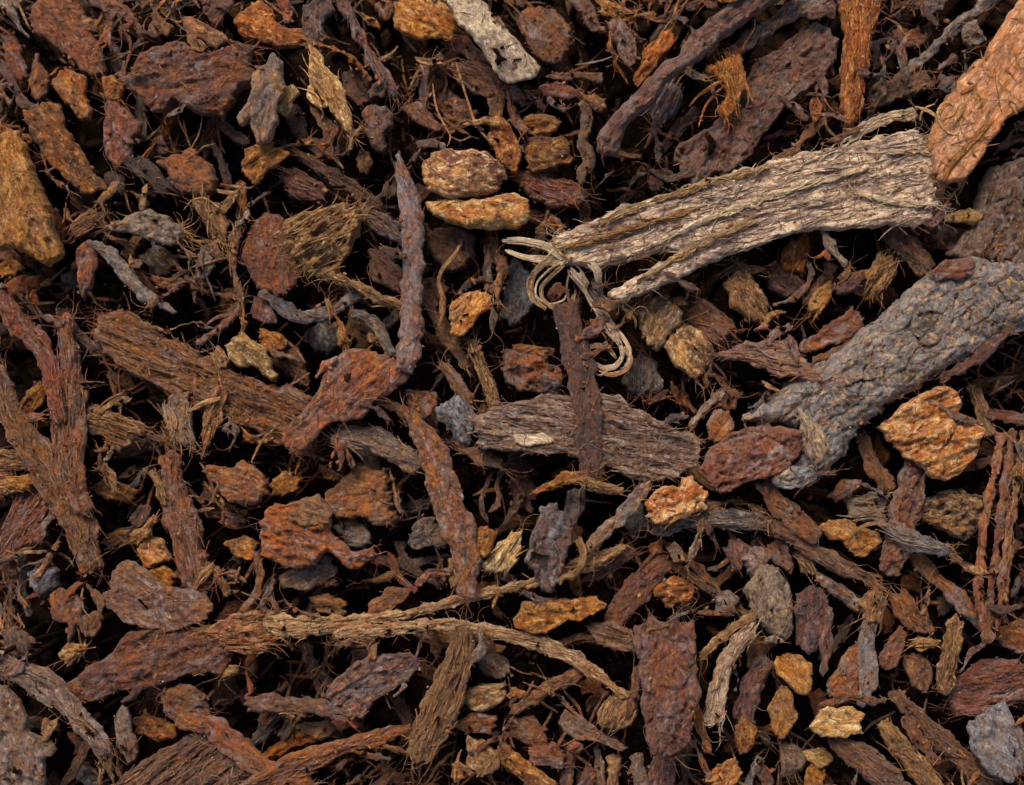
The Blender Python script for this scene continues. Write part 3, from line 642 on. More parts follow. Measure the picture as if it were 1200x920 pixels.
4 c PM 16|1090,268 1110,262 1132,270 1141,290 1122,303 1098,290|r=5 p=2 F=12
6 s RT 8|953,422,7 985,411,10 1006,400,8 1024,387,4|
5 c TM 16|-8,530 15,525 38,532 40,549 20,553 -8,550|p=2 r=3|upper slab of the broken brown cork block beside the forked root|upper cork slab
5 c TO 16|-8,557 15,556 38,554 40,565 37,576 20,577 -8,577|p=2 r=3|lower slab of the broken brown cork block beside the forked root|lower cork slab
4 c RP 18|18,582 45,575 61,590 56,610 50,635 25,645 8,662 -8,642 8,610|g=4 F=24
5 c TM 14|93,487 110,475 140,485 174,502 160,515 140,532 125,515 105,505|g=4.5 F=26|tangled nest of brown fibre beside the forked russet root|brown fibre nest
3 c OM 12|103,572 120,560 145,565 162,575 150,591 115,580|F=8
6 c GY 13|188,480 205,458 223,458 226,490 229,521 215,524 200,511 191,495|a=75 g=2.5 f=6 F=10|grey chip with a yellowish torn tip below the fibrous russet slab|yellow-tipped grey chip
6 s TR 11|257,458,20 249,490,19 241,520,10 235,540,3|g=2 F=6
6 f T|219,483,3 238,473,6 260,466,4
4 s RP 30|200,535,22 206,580,30 216,620,40 226,660,38 231,692,32|g=3 r=2.5 F=12|thick dusky russet stem rising from a dark hollow|dusky russet stem
4 s TM 9|176,552,8 186,570,11 192,592,9|
6 c OG 24|234,552 250,545 270,550 285,540 300,544 313,560 313,580 296,595 280,591 262,580 250,566|r=2 e=12|glowing orange rounded chip with a grey corner|orange rounded chip
5 c TO 9|150,626 165,620 180,600 186,605 176,630 165,634|
4 c OY 18|159,641 175,628 195,635 200,655 186,663 170,663|
4 c O 12|176,671 190,662 209,675 200,692 184,686|
4 c B 12|148,612 165,588 180,595 167,617|
7 c PM 14|123,692 135,665 150,657 170,665 195,685 240,695 251,710 240,726 220,735 195,741 165,736 140,723 118,706|a=25 r=1 l=1.4 e=5|flat mauve-brown chip, broad and smooth, beside the forked root's foot|flat mauve chip
4 c KS 22|33,671 55,655 69,665 69,686 50,702 37,691|r=3|small glinting black stone-like chunk beside the forked root|glinting black chunk
5 s G 6|49,628,5 54,611,8 74,599,9 82,616,5|F=6
3 c OM 12|260,637 285,628 302,635 300,656 280,653|
3 c R 10|257,612 275,604 284,615 275,624|
5 s TM 9|243,660,8 258,676,10 269,698,7|
5 s TM 7|226,692,5 236,677,8 247,664,8|
5 s RT 8|301,650,6 304,675,9 300,698,10 284,717,7|F=5
4 c OR 14|319,562 335,552 353,560 353,571 340,581 321,581|F=6
6 c RO 28|304,610 320,590 340,590 355,583 370,580 382,590 391,605 389,620 396,630 415,645 438,640 441,653 420,668 400,661 385,646 370,661 345,666 320,659 305,650 302,630|r=3 l=3.5 a=12 F=8|flaky russet chunk with layered plates and a loose brownish flake on it|flaky russet chunk
+7 c MT 9|337,606 350,588 372,580 388,600 388,612 370,618 345,613|l=2 a=15|flake
4 c GM 20|328,692 325,675 350,665 380,650 396,666 386,681 360,692|
4 c RM 32|377,577 400,562 420,545 440,550 456,547 457,570 463,590 466,616 440,616 420,606 395,609 384,596|r=2 e=14|soft dark russet mass between the flaky chunk and the long russet strap|dark russet mass
4 c G 17|391,616 415,605 430,618 439,631 430,643 410,641 397,629|e=9|rounded grey nub beside the flaky russet chunk|rounded grey nub
6 c GT 20|384,516 395,503 420,500 445,500 470,515 490,530 498,546 490,559 470,551 450,536 425,529 400,526|a=22 g=2.5 F=8|grey-brown curved bark piece with rootlets hanging below it|rooty bark piece
+6 s R 5|401,519,6 409,535,5 414,549,3|F=2|rootlet
+6 s R 5|394,520,6 391,533,5 387,548,3|F=2|rootlet
+6 s R 5|398,523,5 400,536,5 397,552,3|F=2|rootlet
7 s M 10|438,468,4 462,478,11 482,492,16|F=6
6 c RM 12|474,458 512,460 513,480 498,493 484,486|
8 s RP 18|480,482,12 488,500,22 505,522,31 515,552,36 525,590,37 539,625,37 548,657,30 545,694,22|r=1.8 l=1.4 g=1.5 F=8|long russet strap of bark, slightly bent, running down beside the orange nugget|long russet strap
6 c SK 18|511,476 535,466 550,475 558,490 554,516 546,524 532,511 530,505 512,496|r=2.5|slate grey lump of bark touching the end of the grey bark slab|slate grey lump
7 c GM 26|554,490 575,478 600,472 640,462 680,465 725,462 740,475 770,490 800,505 821,515 823,535 815,549 790,561 770,566 740,561 715,549 690,541 660,531 640,534 620,531 590,529 559,521|a=9 g=3.2 l=2.4 e=9 r=1.6 F=16 t=1.1|broad grey-brown slab of weathered bark lying under the upright dark stick|grey bark slab
8 c W 6|602,511 612,507 635,509 648,513 645,520 615,523 603,519|a=3 g=.6 r=.4 l=.3 f=1 t=1.5|cream coloured sliver of wood lying on the grey bark slab|cream sliver
6 c MK 14|539,527 560,525 590,540 589,552 560,547|r=3 F=10
5 s P 5|578,552,3 566,577,8 566,597,7 573,614,3|
5 s P 4|590,545,3 582,570,5 584,588,4 574,600,3|
7 c O 20|552,621 570,616 581,626 579,641 565,657 554,652|e=9|orange nugget tucked against the lower half of the russet strap|orange nugget
7 c YW 15|567,662 577,645 588,632 595,628 613,619 611,640 601,666 585,671 570,669|r=2 g=2.5 F=6 t=1.3|yellow broken chip with whitish edges near the orange nugget|yellow broken chip
4 c KT 18|479,632 489,612 510,605 521,625 526,641 505,641 485,647|e=6 r=2
3 s B 11|469,638,10 476,660,13 492,674,11 518,682,12|
5 c T 10|526,656 535,650 541,680 528,692|
3 s R 7|459,653,6 469,678,8 487,693,8|
8 c KP 22|619,641 629,612 632,595 650,589 668,605 669,635 662,660 656,681 648,694 635,693 625,676 617,656|k=22 r=1.6 l=1.6 a=100 e=8|dark scaly cone of bark split into grey plates|dark scaly cone
8 s GT 10|757,568,13 741,590,18 725,606,18 705,627,16 688,648,11|g=2 f=4 F=12|pale grey-tan split twig with a toothed edge beside the ochre nugget|toothed split twig
8 s O 9|626,578,4 645,570,8 665,560,16 687,560,13|F=4|orange bark sliver with a forked thin tail below the upright dark stick|orange forked sliver
8 s T 9|684,566,13 705,572,16 730,575,11|g=2 F=6
8 s T 6|656,681,9 678,668,11 684,648,8 677,632,3|
8 c YO 22|754,591 765,578 780,568 795,570 800,559 815,560 828,575 829,595 810,605 790,612 775,616 757,606|r=3 e=8 t=1.4|rough ochre nugget of cork below the grey bark slab|rough ochre nugget
7 s GK 14|768,622,14 800,612,22 840,607,25 880,610,22 914,617,16|g=3 F=20|dark grey fibrous branch running past the ochre nugget|grey fibrous branch
7 s MG 16|902,617,14 940,635,21 970,655,22 1000,671,17 1028,686,7|g=4 f=8 F=34|brush of stringy brown bark fraying toward its tip|stringy brown brush
7 s RM 17|893,566,14 915,594,24 940,615,25 957,630,17|g=1.8|russet stick leaning on the stringy brush under the cracked log|russet leaning stick
5 s MP 20|716,728,26 745,692,33 778,655,29|g=2|flat dusky brown slat below the toothed split twig|dusky brown slat
5 c RM 12|679,682 700,660 730,640 746,645 736,661 705,677|g=2.5
3 s B 14|603,533,16 614,560,18 623,588,13|
3 s BP 12|601,562,14 611,584,16 623,600,9|
6 c KG 9|667,575 685,571 687,590 675,617 667,627 661,600|
4 c K 18|734,595 755,589 761,620 741,630 729,611|r=3
7 c YG 9|779,641 790,635 800,644 804,656 790,657|p=1
7 s TG 7|822,612,5 816,638,9 807,664,4|F=6
6 f M|852,618,4 862,636,6 857,652,6 842,664,5 826,668,3
7 c RO 18|828,497 840,483 855,483 861,500 851,512 838,520 827,511|e=9 r=2
6 c M 12|838,473 853,459 871,459 862,481 845,484|
6 s G 6|807,503,5 820,485,7 836,470,9 852,456,6|F=10
6 s T 6|829,592,4 855,588,6 880,592,8 896,600,5|F=6
6 s MT 16|1008,506,12 1017,533,18 1029,555,22 1044,576,20|g=2|short brown stick beside the bright ochre chunk's left edge|short brown stick
7 s PR 28|1074,540,28 1066,580,37 1058,610,34 1051,640,31 1042,671,24|r=3.5 g=.6 k=12|stout ringed mauve-brown stem below the bright ochre chunk|ringed mauve stem
7 c RO 11|969,582 985,563 1005,559 1009,570 995,581 979,589|e=5
6 c GW 14|989,583 1005,580 1041,576 1039,600 1025,611 1010,613 994,606|g=2.5 F=6
7 c OY 14|957,618 970,608 990,606 1005,618 1030,624 1036,632 1020,646 1010,654 1000,651 985,636 970,631|e=7 r=1.6|orange angular chip with a rounded left end beside the ringed stem|orange angular chip
8 s GS 12|1032,612,8 1055,630,19 1082,638,19 1114,646,12|g=3 f=8 F=16|silvery grey tail of bark fibre lying across the ringed stem|silvery grey tail
+8 f T|1042,616,4 1022,613,4 1006,620,4 994,634,2|fibre
6 c YK 24|1076,601 1085,585 1100,575 1130,574 1150,584 1156,600 1146,621 1130,634 1110,627 1085,616|p=4 r=5 F=8|spongy yellow and black pitted chunk below the bright ochre chunk|spongy pitted chunk
8 s RT 8|1174,508,9 1161,570,10 1151,630,11 1148,690,11 1155,748,9|g=1.5 b=200|bundle of thin parallel reddish stems standing side by side|reddish stem bundle
+8 s RT 9|1187,505,10 1179,560,12 1170,630,11 1161,690,11 1158,748,9|g=1.5 b=200|stem
+8 s TR 8|1200,505,10 1190,580,10 1181,640,9 1178,705,8|g=1.5 b=200|stem
+8 s RT 6|1181,600,7 1177,650,8 1172,705,7 1168,740,5|g=1.5 b=200|stem
6 s TG 14|1138,452,13 1149,480,18 1160,510,13|F=6
6 s R 11|1158,484,12 1190,490,14 1225,498,14|
6 s R 8|1128,551,7 1145,545,10 1160,539,9|
6 s RM 15|1073,653,15 1095,675,18 1120,700,20 1141,722,18 1152,738,11|g=2
6 c PM 15|893,641 915,629 926,645 931,661 926,672 904,656|g=2
6 c TG 13|929,646 945,639 956,664 962,677 940,672|F=6
6 s GM 14|958,676,12 985,694,18 1008,716,14|
6 c RP 22|73,801 100,785 130,765 155,740 180,735 210,735 245,735 270,745 276,760 265,789 220,790 210,796 180,806 140,811 110,824 88,816|a=-18 r=2.8 l=2.4 F=12|purplish-red ridged bark slab under the flat mauve chip|purplish-red ridged slab
8 s GM 15|-12,772,22 25,788,28 55,800,28 80,825,28 100,850,26 127,877,19|r=2.6 g=2.5 F=10|stout grey-brown crooked stick with a rough knobby surface|crooked grey stick
7 c GM 20|-12,805 10,805 30,830 35,855 60,868 69,879 55,886 52,905 55,935 -12,935|r=3.5 F=10|mottled grey and yellow slab beneath the crooked grey stick|mottled grey slab
5 c RP 14|58,701 75,690 96,705 96,730 80,752 78,731 61,726|
5 c M 9|94,726 115,715 119,735 108,750 96,743|
4 c MK 16|3,741 20,735 41,750 31,772 8,767|r=4 p=2 F=8
6 c GR 12|134,842 142,827 153,830 156,855 163,880 158,894 145,891 134,861|a=80
4 c OM 16|153,842 175,835 206,848 206,866 185,867 159,860|e=9
6 c MG 20|128,930 155,900 190,878 220,860 245,854 270,870 290,890 302,905 292,932|a=-35 g=4 l=3|brown fibrous slab combed with fine diagonal grooves|combed brown slab
7 s RO 22|212,844,16 245,850,26 270,870,31 297,891,29 330,912,24|r=1 l=.8|smooth pinkish-russet limb lying on the combed brown slab|pinkish-russet limb
6 c RM 14|188,811 215,799 240,815 246,840 215,847 193,836|r=3 F=16
4 s M 9|72,926,10 93,888,11 106,868,8|
4 s T 5|116,880,5 120,898,7 117,918,5|F=4
4 s T 5|126,878,6 129,900,7 133,922,5|F=4
4 s TM 5|136,880,5 138,900,6 143,918,4|
7 c TR 14|244,737 270,720 300,716 324,733 318,760 285,767 260,757|g=4.5 f=8 F=44|tangle of tan and russet fibres at the root of the long forked strand|tan fibre tangle
7 s TW 11|312,727,22 345,733,27 395,732,20 445,725,13 500,714,12 560,697,12 610,686,12 660,670,14 700,656,16 730,641,8|g=2.5 b=90 F=30 t=1.0|long tan forked strand of stringy bark stretched nearly level|long tan forked strand
+7 s TW 10|395,741,13 450,738,14 500,732,13 550,735,14 600,745,16 640,757,18 680,776,17 710,797,12 731,815,6|g=2 b=90 F=10|branch
6 c PK 18|379,816 395,795 420,775 455,764 480,767 494,775 486,790 465,806 440,821 426,846 415,839 394,836|r=2.6 l=2.6 F=10|dark purplish chip of flaky bark below the long tan strand|dark purplish flaky chip
7 s MT 17|541,740,28 536,780,32 520,820,42 501,860,40 489,888,26|g=4 l=2 f=8 F=16|brown grooved strip hanging down from the long tan strand|brown grooved strip
7 c RO 16|262,938 300,905 350,880 400,865 450,853 480,849 476,861 440,876 400,886 370,906 362,935|a=-20 g=2.5 l=1.4|long reddish lath tapering to a point near the brown grooved strip|reddish lath
6 s PM 15|290,824,22 340,826,21 375,828,17 412,836,7|g=1.5
4 c MG 12|348,852 385,844 397,855 370,867|
5 c YP 20|539,816 550,805 575,802 592,799 594,818 580,829 560,832 544,823|e=10|rounded yellowish nub beside the brown grooved strip|rounded yellowish nub
6 c Y 15|544,876 550,865 570,868 586,885 581,905 565,912 549,901|e=5 r=2 p=2|yellow cup-like bud with a hollow dark heart|yellow bud
5 c RM 12|528,846 560,835 582,840 577,861 545,857|
5 c MR 16|434,706 450,690 479,690 471,706 455,718 430,721|
4 c MO 14|363,701 385,694 407,705 400,720 370,720|
7 c OR 21|604,721 615,705 635,698 665,702 700,699 712,708 695,722 660,731 640,743 615,741 602,733|a=-8 r=2.2 e=9 g=2|rust-orange block of bark below the long tan strand|rust-orange block
9 c PR 28|742,736 760,725 785,725 813,728 816,745 817,790 821,811 813,841 809,866 800,881 780,889 762,883 755,860 752,830 750,790 745,760|a=87 r=2.2 l=2.8 e=11 k=26 F=26|tall reddish-purple block of scaly bark with fibrous top|tall scaly block
8 s WT 13|884,730,16 866,753,22 851,775,21 844,802,22 838,828,21 834,847,19|g=2.5 F=12|pale bone-coloured stick with a fibrous head beside the tall scaly block|bone-coloured stick
+8 s T 8|880,722,10 848,744,10 820,772,5|g=2 F=10|strand
6 s MR 13|602,833,12 630,815,16 656,799,18 683,783,13|g=2
6 c TP 18|700,836 715,815 735,810 749,825 741,851 715,857 699,846|a=-65 g=2
6 s MP 8|747,782,8 743,810,10 736,838,12|
6 c MG 11|654,846 662,834 685,840 700,854 737,875 731,882 700,869 675,866 659,856|a=25
4 c O 12|674,801 695,793 709,802 700,814 681,813|e=7
6 s OR 14|585,876,16 610,898,22 648,928,22|g=1.5
5 c RM 14|598,841 625,838 641,855 641,876 615,871 598,861|F=5
5 c R 12|618,876 650,869 661,885 656,901 625,896|F=5
4 s MK 10|671,878,11 666,900,14 663,930,14|
4 s GM 8|700,878,9 702,898,11 704,926,10|
5 s MT 12|720,888,14 719,905,17 717,932,18|
5 s GP 13|745,886,16 748,906,20 752,932,20|
5 s PK 18|777,886,24 776,908,30 774,936,30|
6 s O 9|813,826,11 821,853,14 829,879,7|
5 s PK 18|897,772,24 881,808,29 870,844,22|F=6
5 c OY 12|859,851 870,839 886,855 881,881 867,887|
6 c OY 11|827,917 840,897 860,888 873,905 857,930|r=2.5|orange crumbly corner chip below the bone-coloured stick|orange crumbly chip
7 c OY 19|906,776 918,766 935,767 951,779 954,800 946,817 935,813 925,806 911,792|e=11 r=.8 l=.6|smooth ochre acorn-shaped chip with a greyish dent|acorn-shaped chip
7 c OT 13|899,830 908,810 920,802 930,814 934,840 926,856 917,868 907,862 902,845|a=88 e=9 r=.8 l=.6|orange leaf-shaped chip just below the acorn-shaped chip|leaf-shaped chip
8 c Y 15|947,851 960,835 970,828 1000,827 1013,838 1011,859 990,863 960,864|e=7 r=1.2 l=1 t=1.4|bright ochre flat-bottomed chip standing out among dark sticks|bright ochre chip
7 s GS 14|1019,726,17 1015,760,20 1018,790,24 1012,824,15|r=1.6|upright grey stick beside the wedge-shaped reddish chip|upright grey stick
6 c MP 18|1029,770 1045,745 1055,732 1063,745 1056,770 1045,787 1034,787|r=2.5 a=115
6 c MO 16|1044,700 1060,688 1071,705 1086,725 1097,739 1080,744 1060,736 1047,720|a=50 g=2.5
6 c TY 8|1064,756 1075,743 1090,745 1107,750 1096,758 1078,762|
7 s TM 14|1119,726,17 1115,760,22 1109,788,23 1104,809,17|r=2|stubby tan-brown stick below the reddish stem bundle|stubby tan stick
7 s PK 22|949,694,32 951,730,39 947,760,28|r=3.5|dusky lump of bark with a small pit in its face|dusky pitted lump
7 s PM 10|973,712,9 968,750,14 965,786,9|
6 c RT 16|968,802 985,775 1005,750 1013,760 1013,800 1000,816 974,818|a=-60 g=2|wedge-shaped reddish chip beside the upright grey stick|wedge-shaped reddish chip
6 s RM 11|963,829,10 985,820,13 1012,812,14|
7 c TM 20|1004,706 1015,695 1035,691 1039,710 1031,726 1014,729|e=10 r=2.2 F=8
6 s MP 18|1048,812,15 1075,840,20 1100,865,24 1125,886,26 1166,926,22|g=2.5|long dark brown stick slanting toward the slate grey chip|dark slanting stick
6 s MT 19|1033,848,17 1055,875,26 1080,905,28 1098,932,24|g=3|thick brown stick beside the dark slanting stick|thick brown stick
6 s M 10|1060,843,11 1080,870,14 1099,897,9|
7 c MG 17|969,865 985,859 1010,870 1035,885 1060,910 1078,930 1040,930 1010,911 985,891|a=36 g=3 f=6|brown split chip with a silvery grain face below the bright ochre chip|silvery split chip
8 c SG 20|1133,851 1155,835 1178,822 1190,845 1203,872 1202,890 1196,906 1186,920 1165,911 1145,891 1139,870|a=60 r=1 l=1.6 e=5 k=50|slate blue-grey flat chip with an orange-brown broken side|slate blue-grey chip
5 c PR 22|1108,817 1125,790 1150,775 1190,773 1230,790 1230,820 1180,826 1150,842 1122,837|g=3 F=24|fuzzy purplish patch of bark above the slate blue-grey chip|fuzzy purplish bark
7 c GW 24|871,692 890,664 912,664 926,690 929,720 923,752 905,746 889,731|r=2.4 l=2.4 a=80|grey whitish chunk of layered bark above the acorn-shaped chip|grey layered chunk
5 c MP 14|1059,770 1080,764 1096,790 1086,812 1067,806|
5 c O 12|943,902 955,889 966,900 978,930 943,930|
5 c Y 10|938,881 965,877 977,890 960,899|
5 c GT 16|912,874 928,868 942,884 940,906 918,908|r=4 p=2 F=8
5 s RB 10|890,895,12 900,915,14 905,935,12|
5 c RM 14|1166,735 1195,725 1225,735 1225,760 1190,765 1170,755|
4 s RO 10|1110,880,10 1135,905,14 1150,930,14|
4 c MK 16|1095,700 1112,692 1118,712 1102,722|
5 c R 14|440,5 452,-8 462,10 455,25 445,22|
4 c GM 14|560,760 590,768 600,790 578,795 560,782|
5 s M 10|650,760,8 680,748,12 720,752,10 745,765,6|g=2.5 F=10
5 c MG 14|690,735 720,728 742,742 738,762 705,758|g=2.5 F=8
5 c OM 16|765,690 790,672 815,684 812,704 785,712|r=3 p=1 F=8
5 s MG 9|800,668,8 830,690,10 862,712,10 885,722,6|g=2.5 F=16
5 s RM 8|785,640,6 820,668,9 850,700,8|F=6
6 c PK 14|848,640 866,630 880,645 876,668 858,672|
5 c GM 12|835,700 850,690 870,700 862,722 840,718|
6 c GP 18|868,655 885,640 905,648 900,668 880,678|r=2
"""
HOLE_TEXT = """225,150,26 100,160,13 12,112,14 58,50,10 340,75,20 440,62,10 470,45,22 490,165,10 330,228,10 722,108,20 700,52,14 640,125,5 872,215,22 1036,50,20 960,172,14 1030,112,9 1172,62,16 40,365,16 150,290,8 252,305,14 350,412,15 545,305,12 636,392,14 750,412,9 862,350,8 1008,290,18 1042,350,20 1010,385,10 970,442,7 33,450,12 188,532,18 133,587,15 45,725,25 12,705,10 266,522,14 302,592,10 400,556,10 440,640,26 420,690,20 500,660,18 575,595,18 632,612,9 480,580,9 558,572,12 680,605,8 945,592,16 1100,568,14 1020,640,8 1130,622,8 1180,560,14 340,800,20 390,782,10 328,772,12 62,880,16 180,880,10 140,732,10 450,840,10 590,800,12 540,868,14 622,782,14 730,770,7 902,770,12 1045,800,14 1115,868,8 1000,850,7 938,782,7 962,795,6 380,75,8 560,130,9 655,215,7 740,160,10 205,180,14 172,170,12 290,150,10"""

# ---------------------------------------------------------------- the ground under the pile
def soil():
    nx, ny = 200, 170
    x = np.linspace(-1500, 1500, nx); y = np.linspace(-1300, 1300, ny); X, Y = np.meshgrid(x, y)
    Z = SOIL + 9 * fbm(X / 60, Y / 60, 0.3, 3) - 2
    V = np.column_stack([X.ravel(), Y.ravel(), Z.ravel()]); I = np.arange(nx * ny).reshape(ny, nx)
    F = np.stack([I[:-1, :-1], I[:-1, 1:], I[1:, 1:], I[1:, :-1]], -1).reshape(-1, 4)
    o = new_object('ground', mesh_from('ground', V, F, V, material('H'), 0.3)); o['kind'] = 'structure'  # humus colour blackened so the gaps' shade is in it
soil()

# ---------------------------------------------------------------- reading the list of pieces
def pts(t):
    P = np.array([[float(c) for c in p.split(',')] for p in t.split()])
    P[:, 0] -= 600; P[:, 1] = 460 - P[:, 1]
    return P
items = []
for ln in SPEC.strip().split('\n'):
    part = ln[0] == '+'; f = [x.strip() for x in ln.lstrip('+').split('|')]
    h = f[0].split(); layer, kind, code = int(h[0]), h[1], h[2]
    it = dict(layer=layer, kind=kind, code=code, T=float(h[3]) if len(h) > 3 else 0, P=pts(f[1]), o={}, label='', short='', parts=[])
    rest_f = f[2:]
    if kind != 'f' and rest_f:
        it['o'] = {k: float(v) for k, v in (t.split('=') for t in rest_f[0].split())}; rest_f = rest_f[1:]
    if part: it['pname'] = rest_f[0] if rest_f else 'strand'; items[-1]['parts'].append(it)
    else:
        if rest_f: it['label'] = rest_f[0]; it['short'] = rest_f[1] if len(rest_f) > 1 else ''
        items.append(it)

# photograph's black hollows: nothing is heaped up there
HOLES = [tuple(map(float, t.split(','))) for t in HOLE_TEXT.split()]
hole = np.array([(x - 600, 460 - y, r) for x, y, r in HOLES])
def in_hole(x, y, k=1.0): return bool((np.hypot(hole[:, 0] - x, hole[:, 1] - y) < hole[:, 2] * k).any())

# ---------------------------------------------------------------- deep litter that carries the pile
rs = np.random.RandomState(21)
for i in range(1500):
    x, y = rs.uniform(-900, 900), rs.uniform(-740, 740)
    edge = abs(x) > 640 or abs(y) > 490
    if in_hole(x, y, 1.3): continue
    rx, ry, rz = rs.uniform(12, 48), rs.uniform(5, 13), rs.uniform(4, 9)
    if edge: rx *= 1.5; ry *= 1.5; rz *= 1.6
    z = np.percentile(hget(np.array([x, x + 8, x - 8, x, x]), np.array([y, y, y, y + 8, y - 8])), 70) + rz * 0.7
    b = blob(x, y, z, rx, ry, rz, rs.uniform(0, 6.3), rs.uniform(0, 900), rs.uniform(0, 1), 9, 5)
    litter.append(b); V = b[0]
    if z > -75 and not edge: litter.pop(); continue
    if z < -75 or edge: hput(V[:, 0], V[:, 1], V[:, 2])

# ---------------------------------------------------------------- the pieces, from the bottom of the pile to its top
pre = np.zeros((HNY, HNX), bool)
for it in items:
    for q in [it] + it['parts']:
        P = q['P']; lo, hi = P[:, :2].min(0) - 12, P[:, :2].max(0) + 12
        if q['kind'] == 'c':
            sub = (_gx > lo[0]) & (_gx < hi[0]) & (_gy > lo[1]) & (_gy < hi[1])
            pre[sub] |= polydist(np.column_stack([_gx[sub], _gy[sub]]), P)[0] > 0
        else:
            S = catmull(P, False, 3.0)
            for k in np.linspace(-.5, .5, 7):
                for ax in (0, 1):
                    e = S[:, :2].copy(); e[:, ax] += k * S[:, 2]; pre[hidx(e[:, 0], e[:, 1])] = True
sunk = []; r3 = np.random.RandomState(77); tries = 0
while len(sunk) < 150 and tries < 9000:
    tries += 1
    x, y = r3.uniform(-620, 620), r3.uniform(-480, 480); a, b = hidx(np.array([x]), np.array([y]))
    if pre[a[0], b[0]] or in_hole(x, y, .85): continue
    if sunk and min(math.hypot(x - q['c'][0], y - q['c'][1]) for q in sunk) < 24: continue
    L = r3.uniform(34, 74); an = r3.uniform(0, 6.3); c, s_ = math.cos(an), math.sin(an); code = ['M', 'R', 'RP', 'P', 'MO', 'OR', 'BM', 'G', 'MT', 'KP'][r3.randint(10)]
    if r3.rand() < .55:
        w = r3.uniform(9, 20); bend = r3.uniform(-.14, .14)
        P = np.array([[x - c * L * .6, y - s_ * L * .6, w * .7], [x - s_ * L * bend, y + c * L * bend, w], [x + c * L * .6, y + s_ * L * .6, w * .6]])
        it = dict(kind='s', T=w * .7, o=dict(f=6, g=2.6))
    else:
        n = r3.randint(5, 9); th = np.sort(r3.uniform(0, 6.28, n)); rr = r3.uniform(.6, 1, n) * L * .5; asp = r3.uniform(.45, .85)
        q = np.column_stack([np.cos(th) * rr, np.sin(th) * rr * asp]); P = np.column_stack([q[:, 0] * c - q[:, 1] * s_ + x, q[:, 0] * s_ + q[:, 1] * c + y])
        it = dict(kind='c', T=r3.uniform(9, 18), o=dict(f=6, g=2, r=2))
    it.update(layer=r3.uniform(.3, 2.6), code=code, P=P, c=(x, y), label='', short='', parts=[]); sunk.append(it)
order = sorted(range(len(items)), key=lambda i: items[i]['layer'])
placed = []
def nouns(it, s):
    if it['kind'] == 'f': return 'bark_fibre', 'fibre', 'stringy strand'
    L = np.ptp(s['u']); W = 2 * s['d'].max()
    if it['kind'] == 's':
        if W < 13: return 'twig', 'twig', 'thin twig'
        return ('bark_strip', 'bark', 'strip of bark') if it['T'] < 0.75 * W else ('stick', 'stick', 'stick')
    if it['T'] >= 18: return 'bark_chunk', 'bark', 'chunk of bark'
    return 'bark_chip', 'bark', 'bark chip'
def build(it, name=None, parent=None):
    if it['kind'] == 'f': ob, s = place_strand(name or 'bark_fibre', it['code'], it['P'], it['o'], it['layer'], parent)
    else:
        ob, s = place_solid(name or 'piece', it['kind'], it['code'], it['T'], it['P'], it['o'], it['layer'], parent)
        if name is None:
            nm = nouns(it, s)[0]; ob.name = nm; ob.data.name = nm
        if it['o'].get('F'): fringe(s, {'W': 'W', 'Y': 'T', 'O': 'O', 'T': 'T', 'G': 'T', 'K': 'M', 'R': 'R', 'M': 'T'}.get(it['code'][0], 'M'), int(it['o']['F'] * 2.4), parent if parent is not None else ob)
        gr = it['o'].get('g', 0) >= 2.5 or it['code'][0] in 'WT'
        n = 0 if it['o'].get('g', 9) < 1 else int(len(s['q']) * (0.034 if it['code'][0] == 'W' else 0.045 if gr else 0.012 if it['code'][0] in 'RMPAG' else 0.006))
        n = int(n * it['o'].get('w', 1))
        if n and name != 'bark_fragment': surface_fibres(s, it['code'] if gr else {'P': 'R', 'A': 'A', 'G': 'T'}.get(it['code'][0], 'M'), n, parent if parent is not None else ob, gr)
    return ob, s
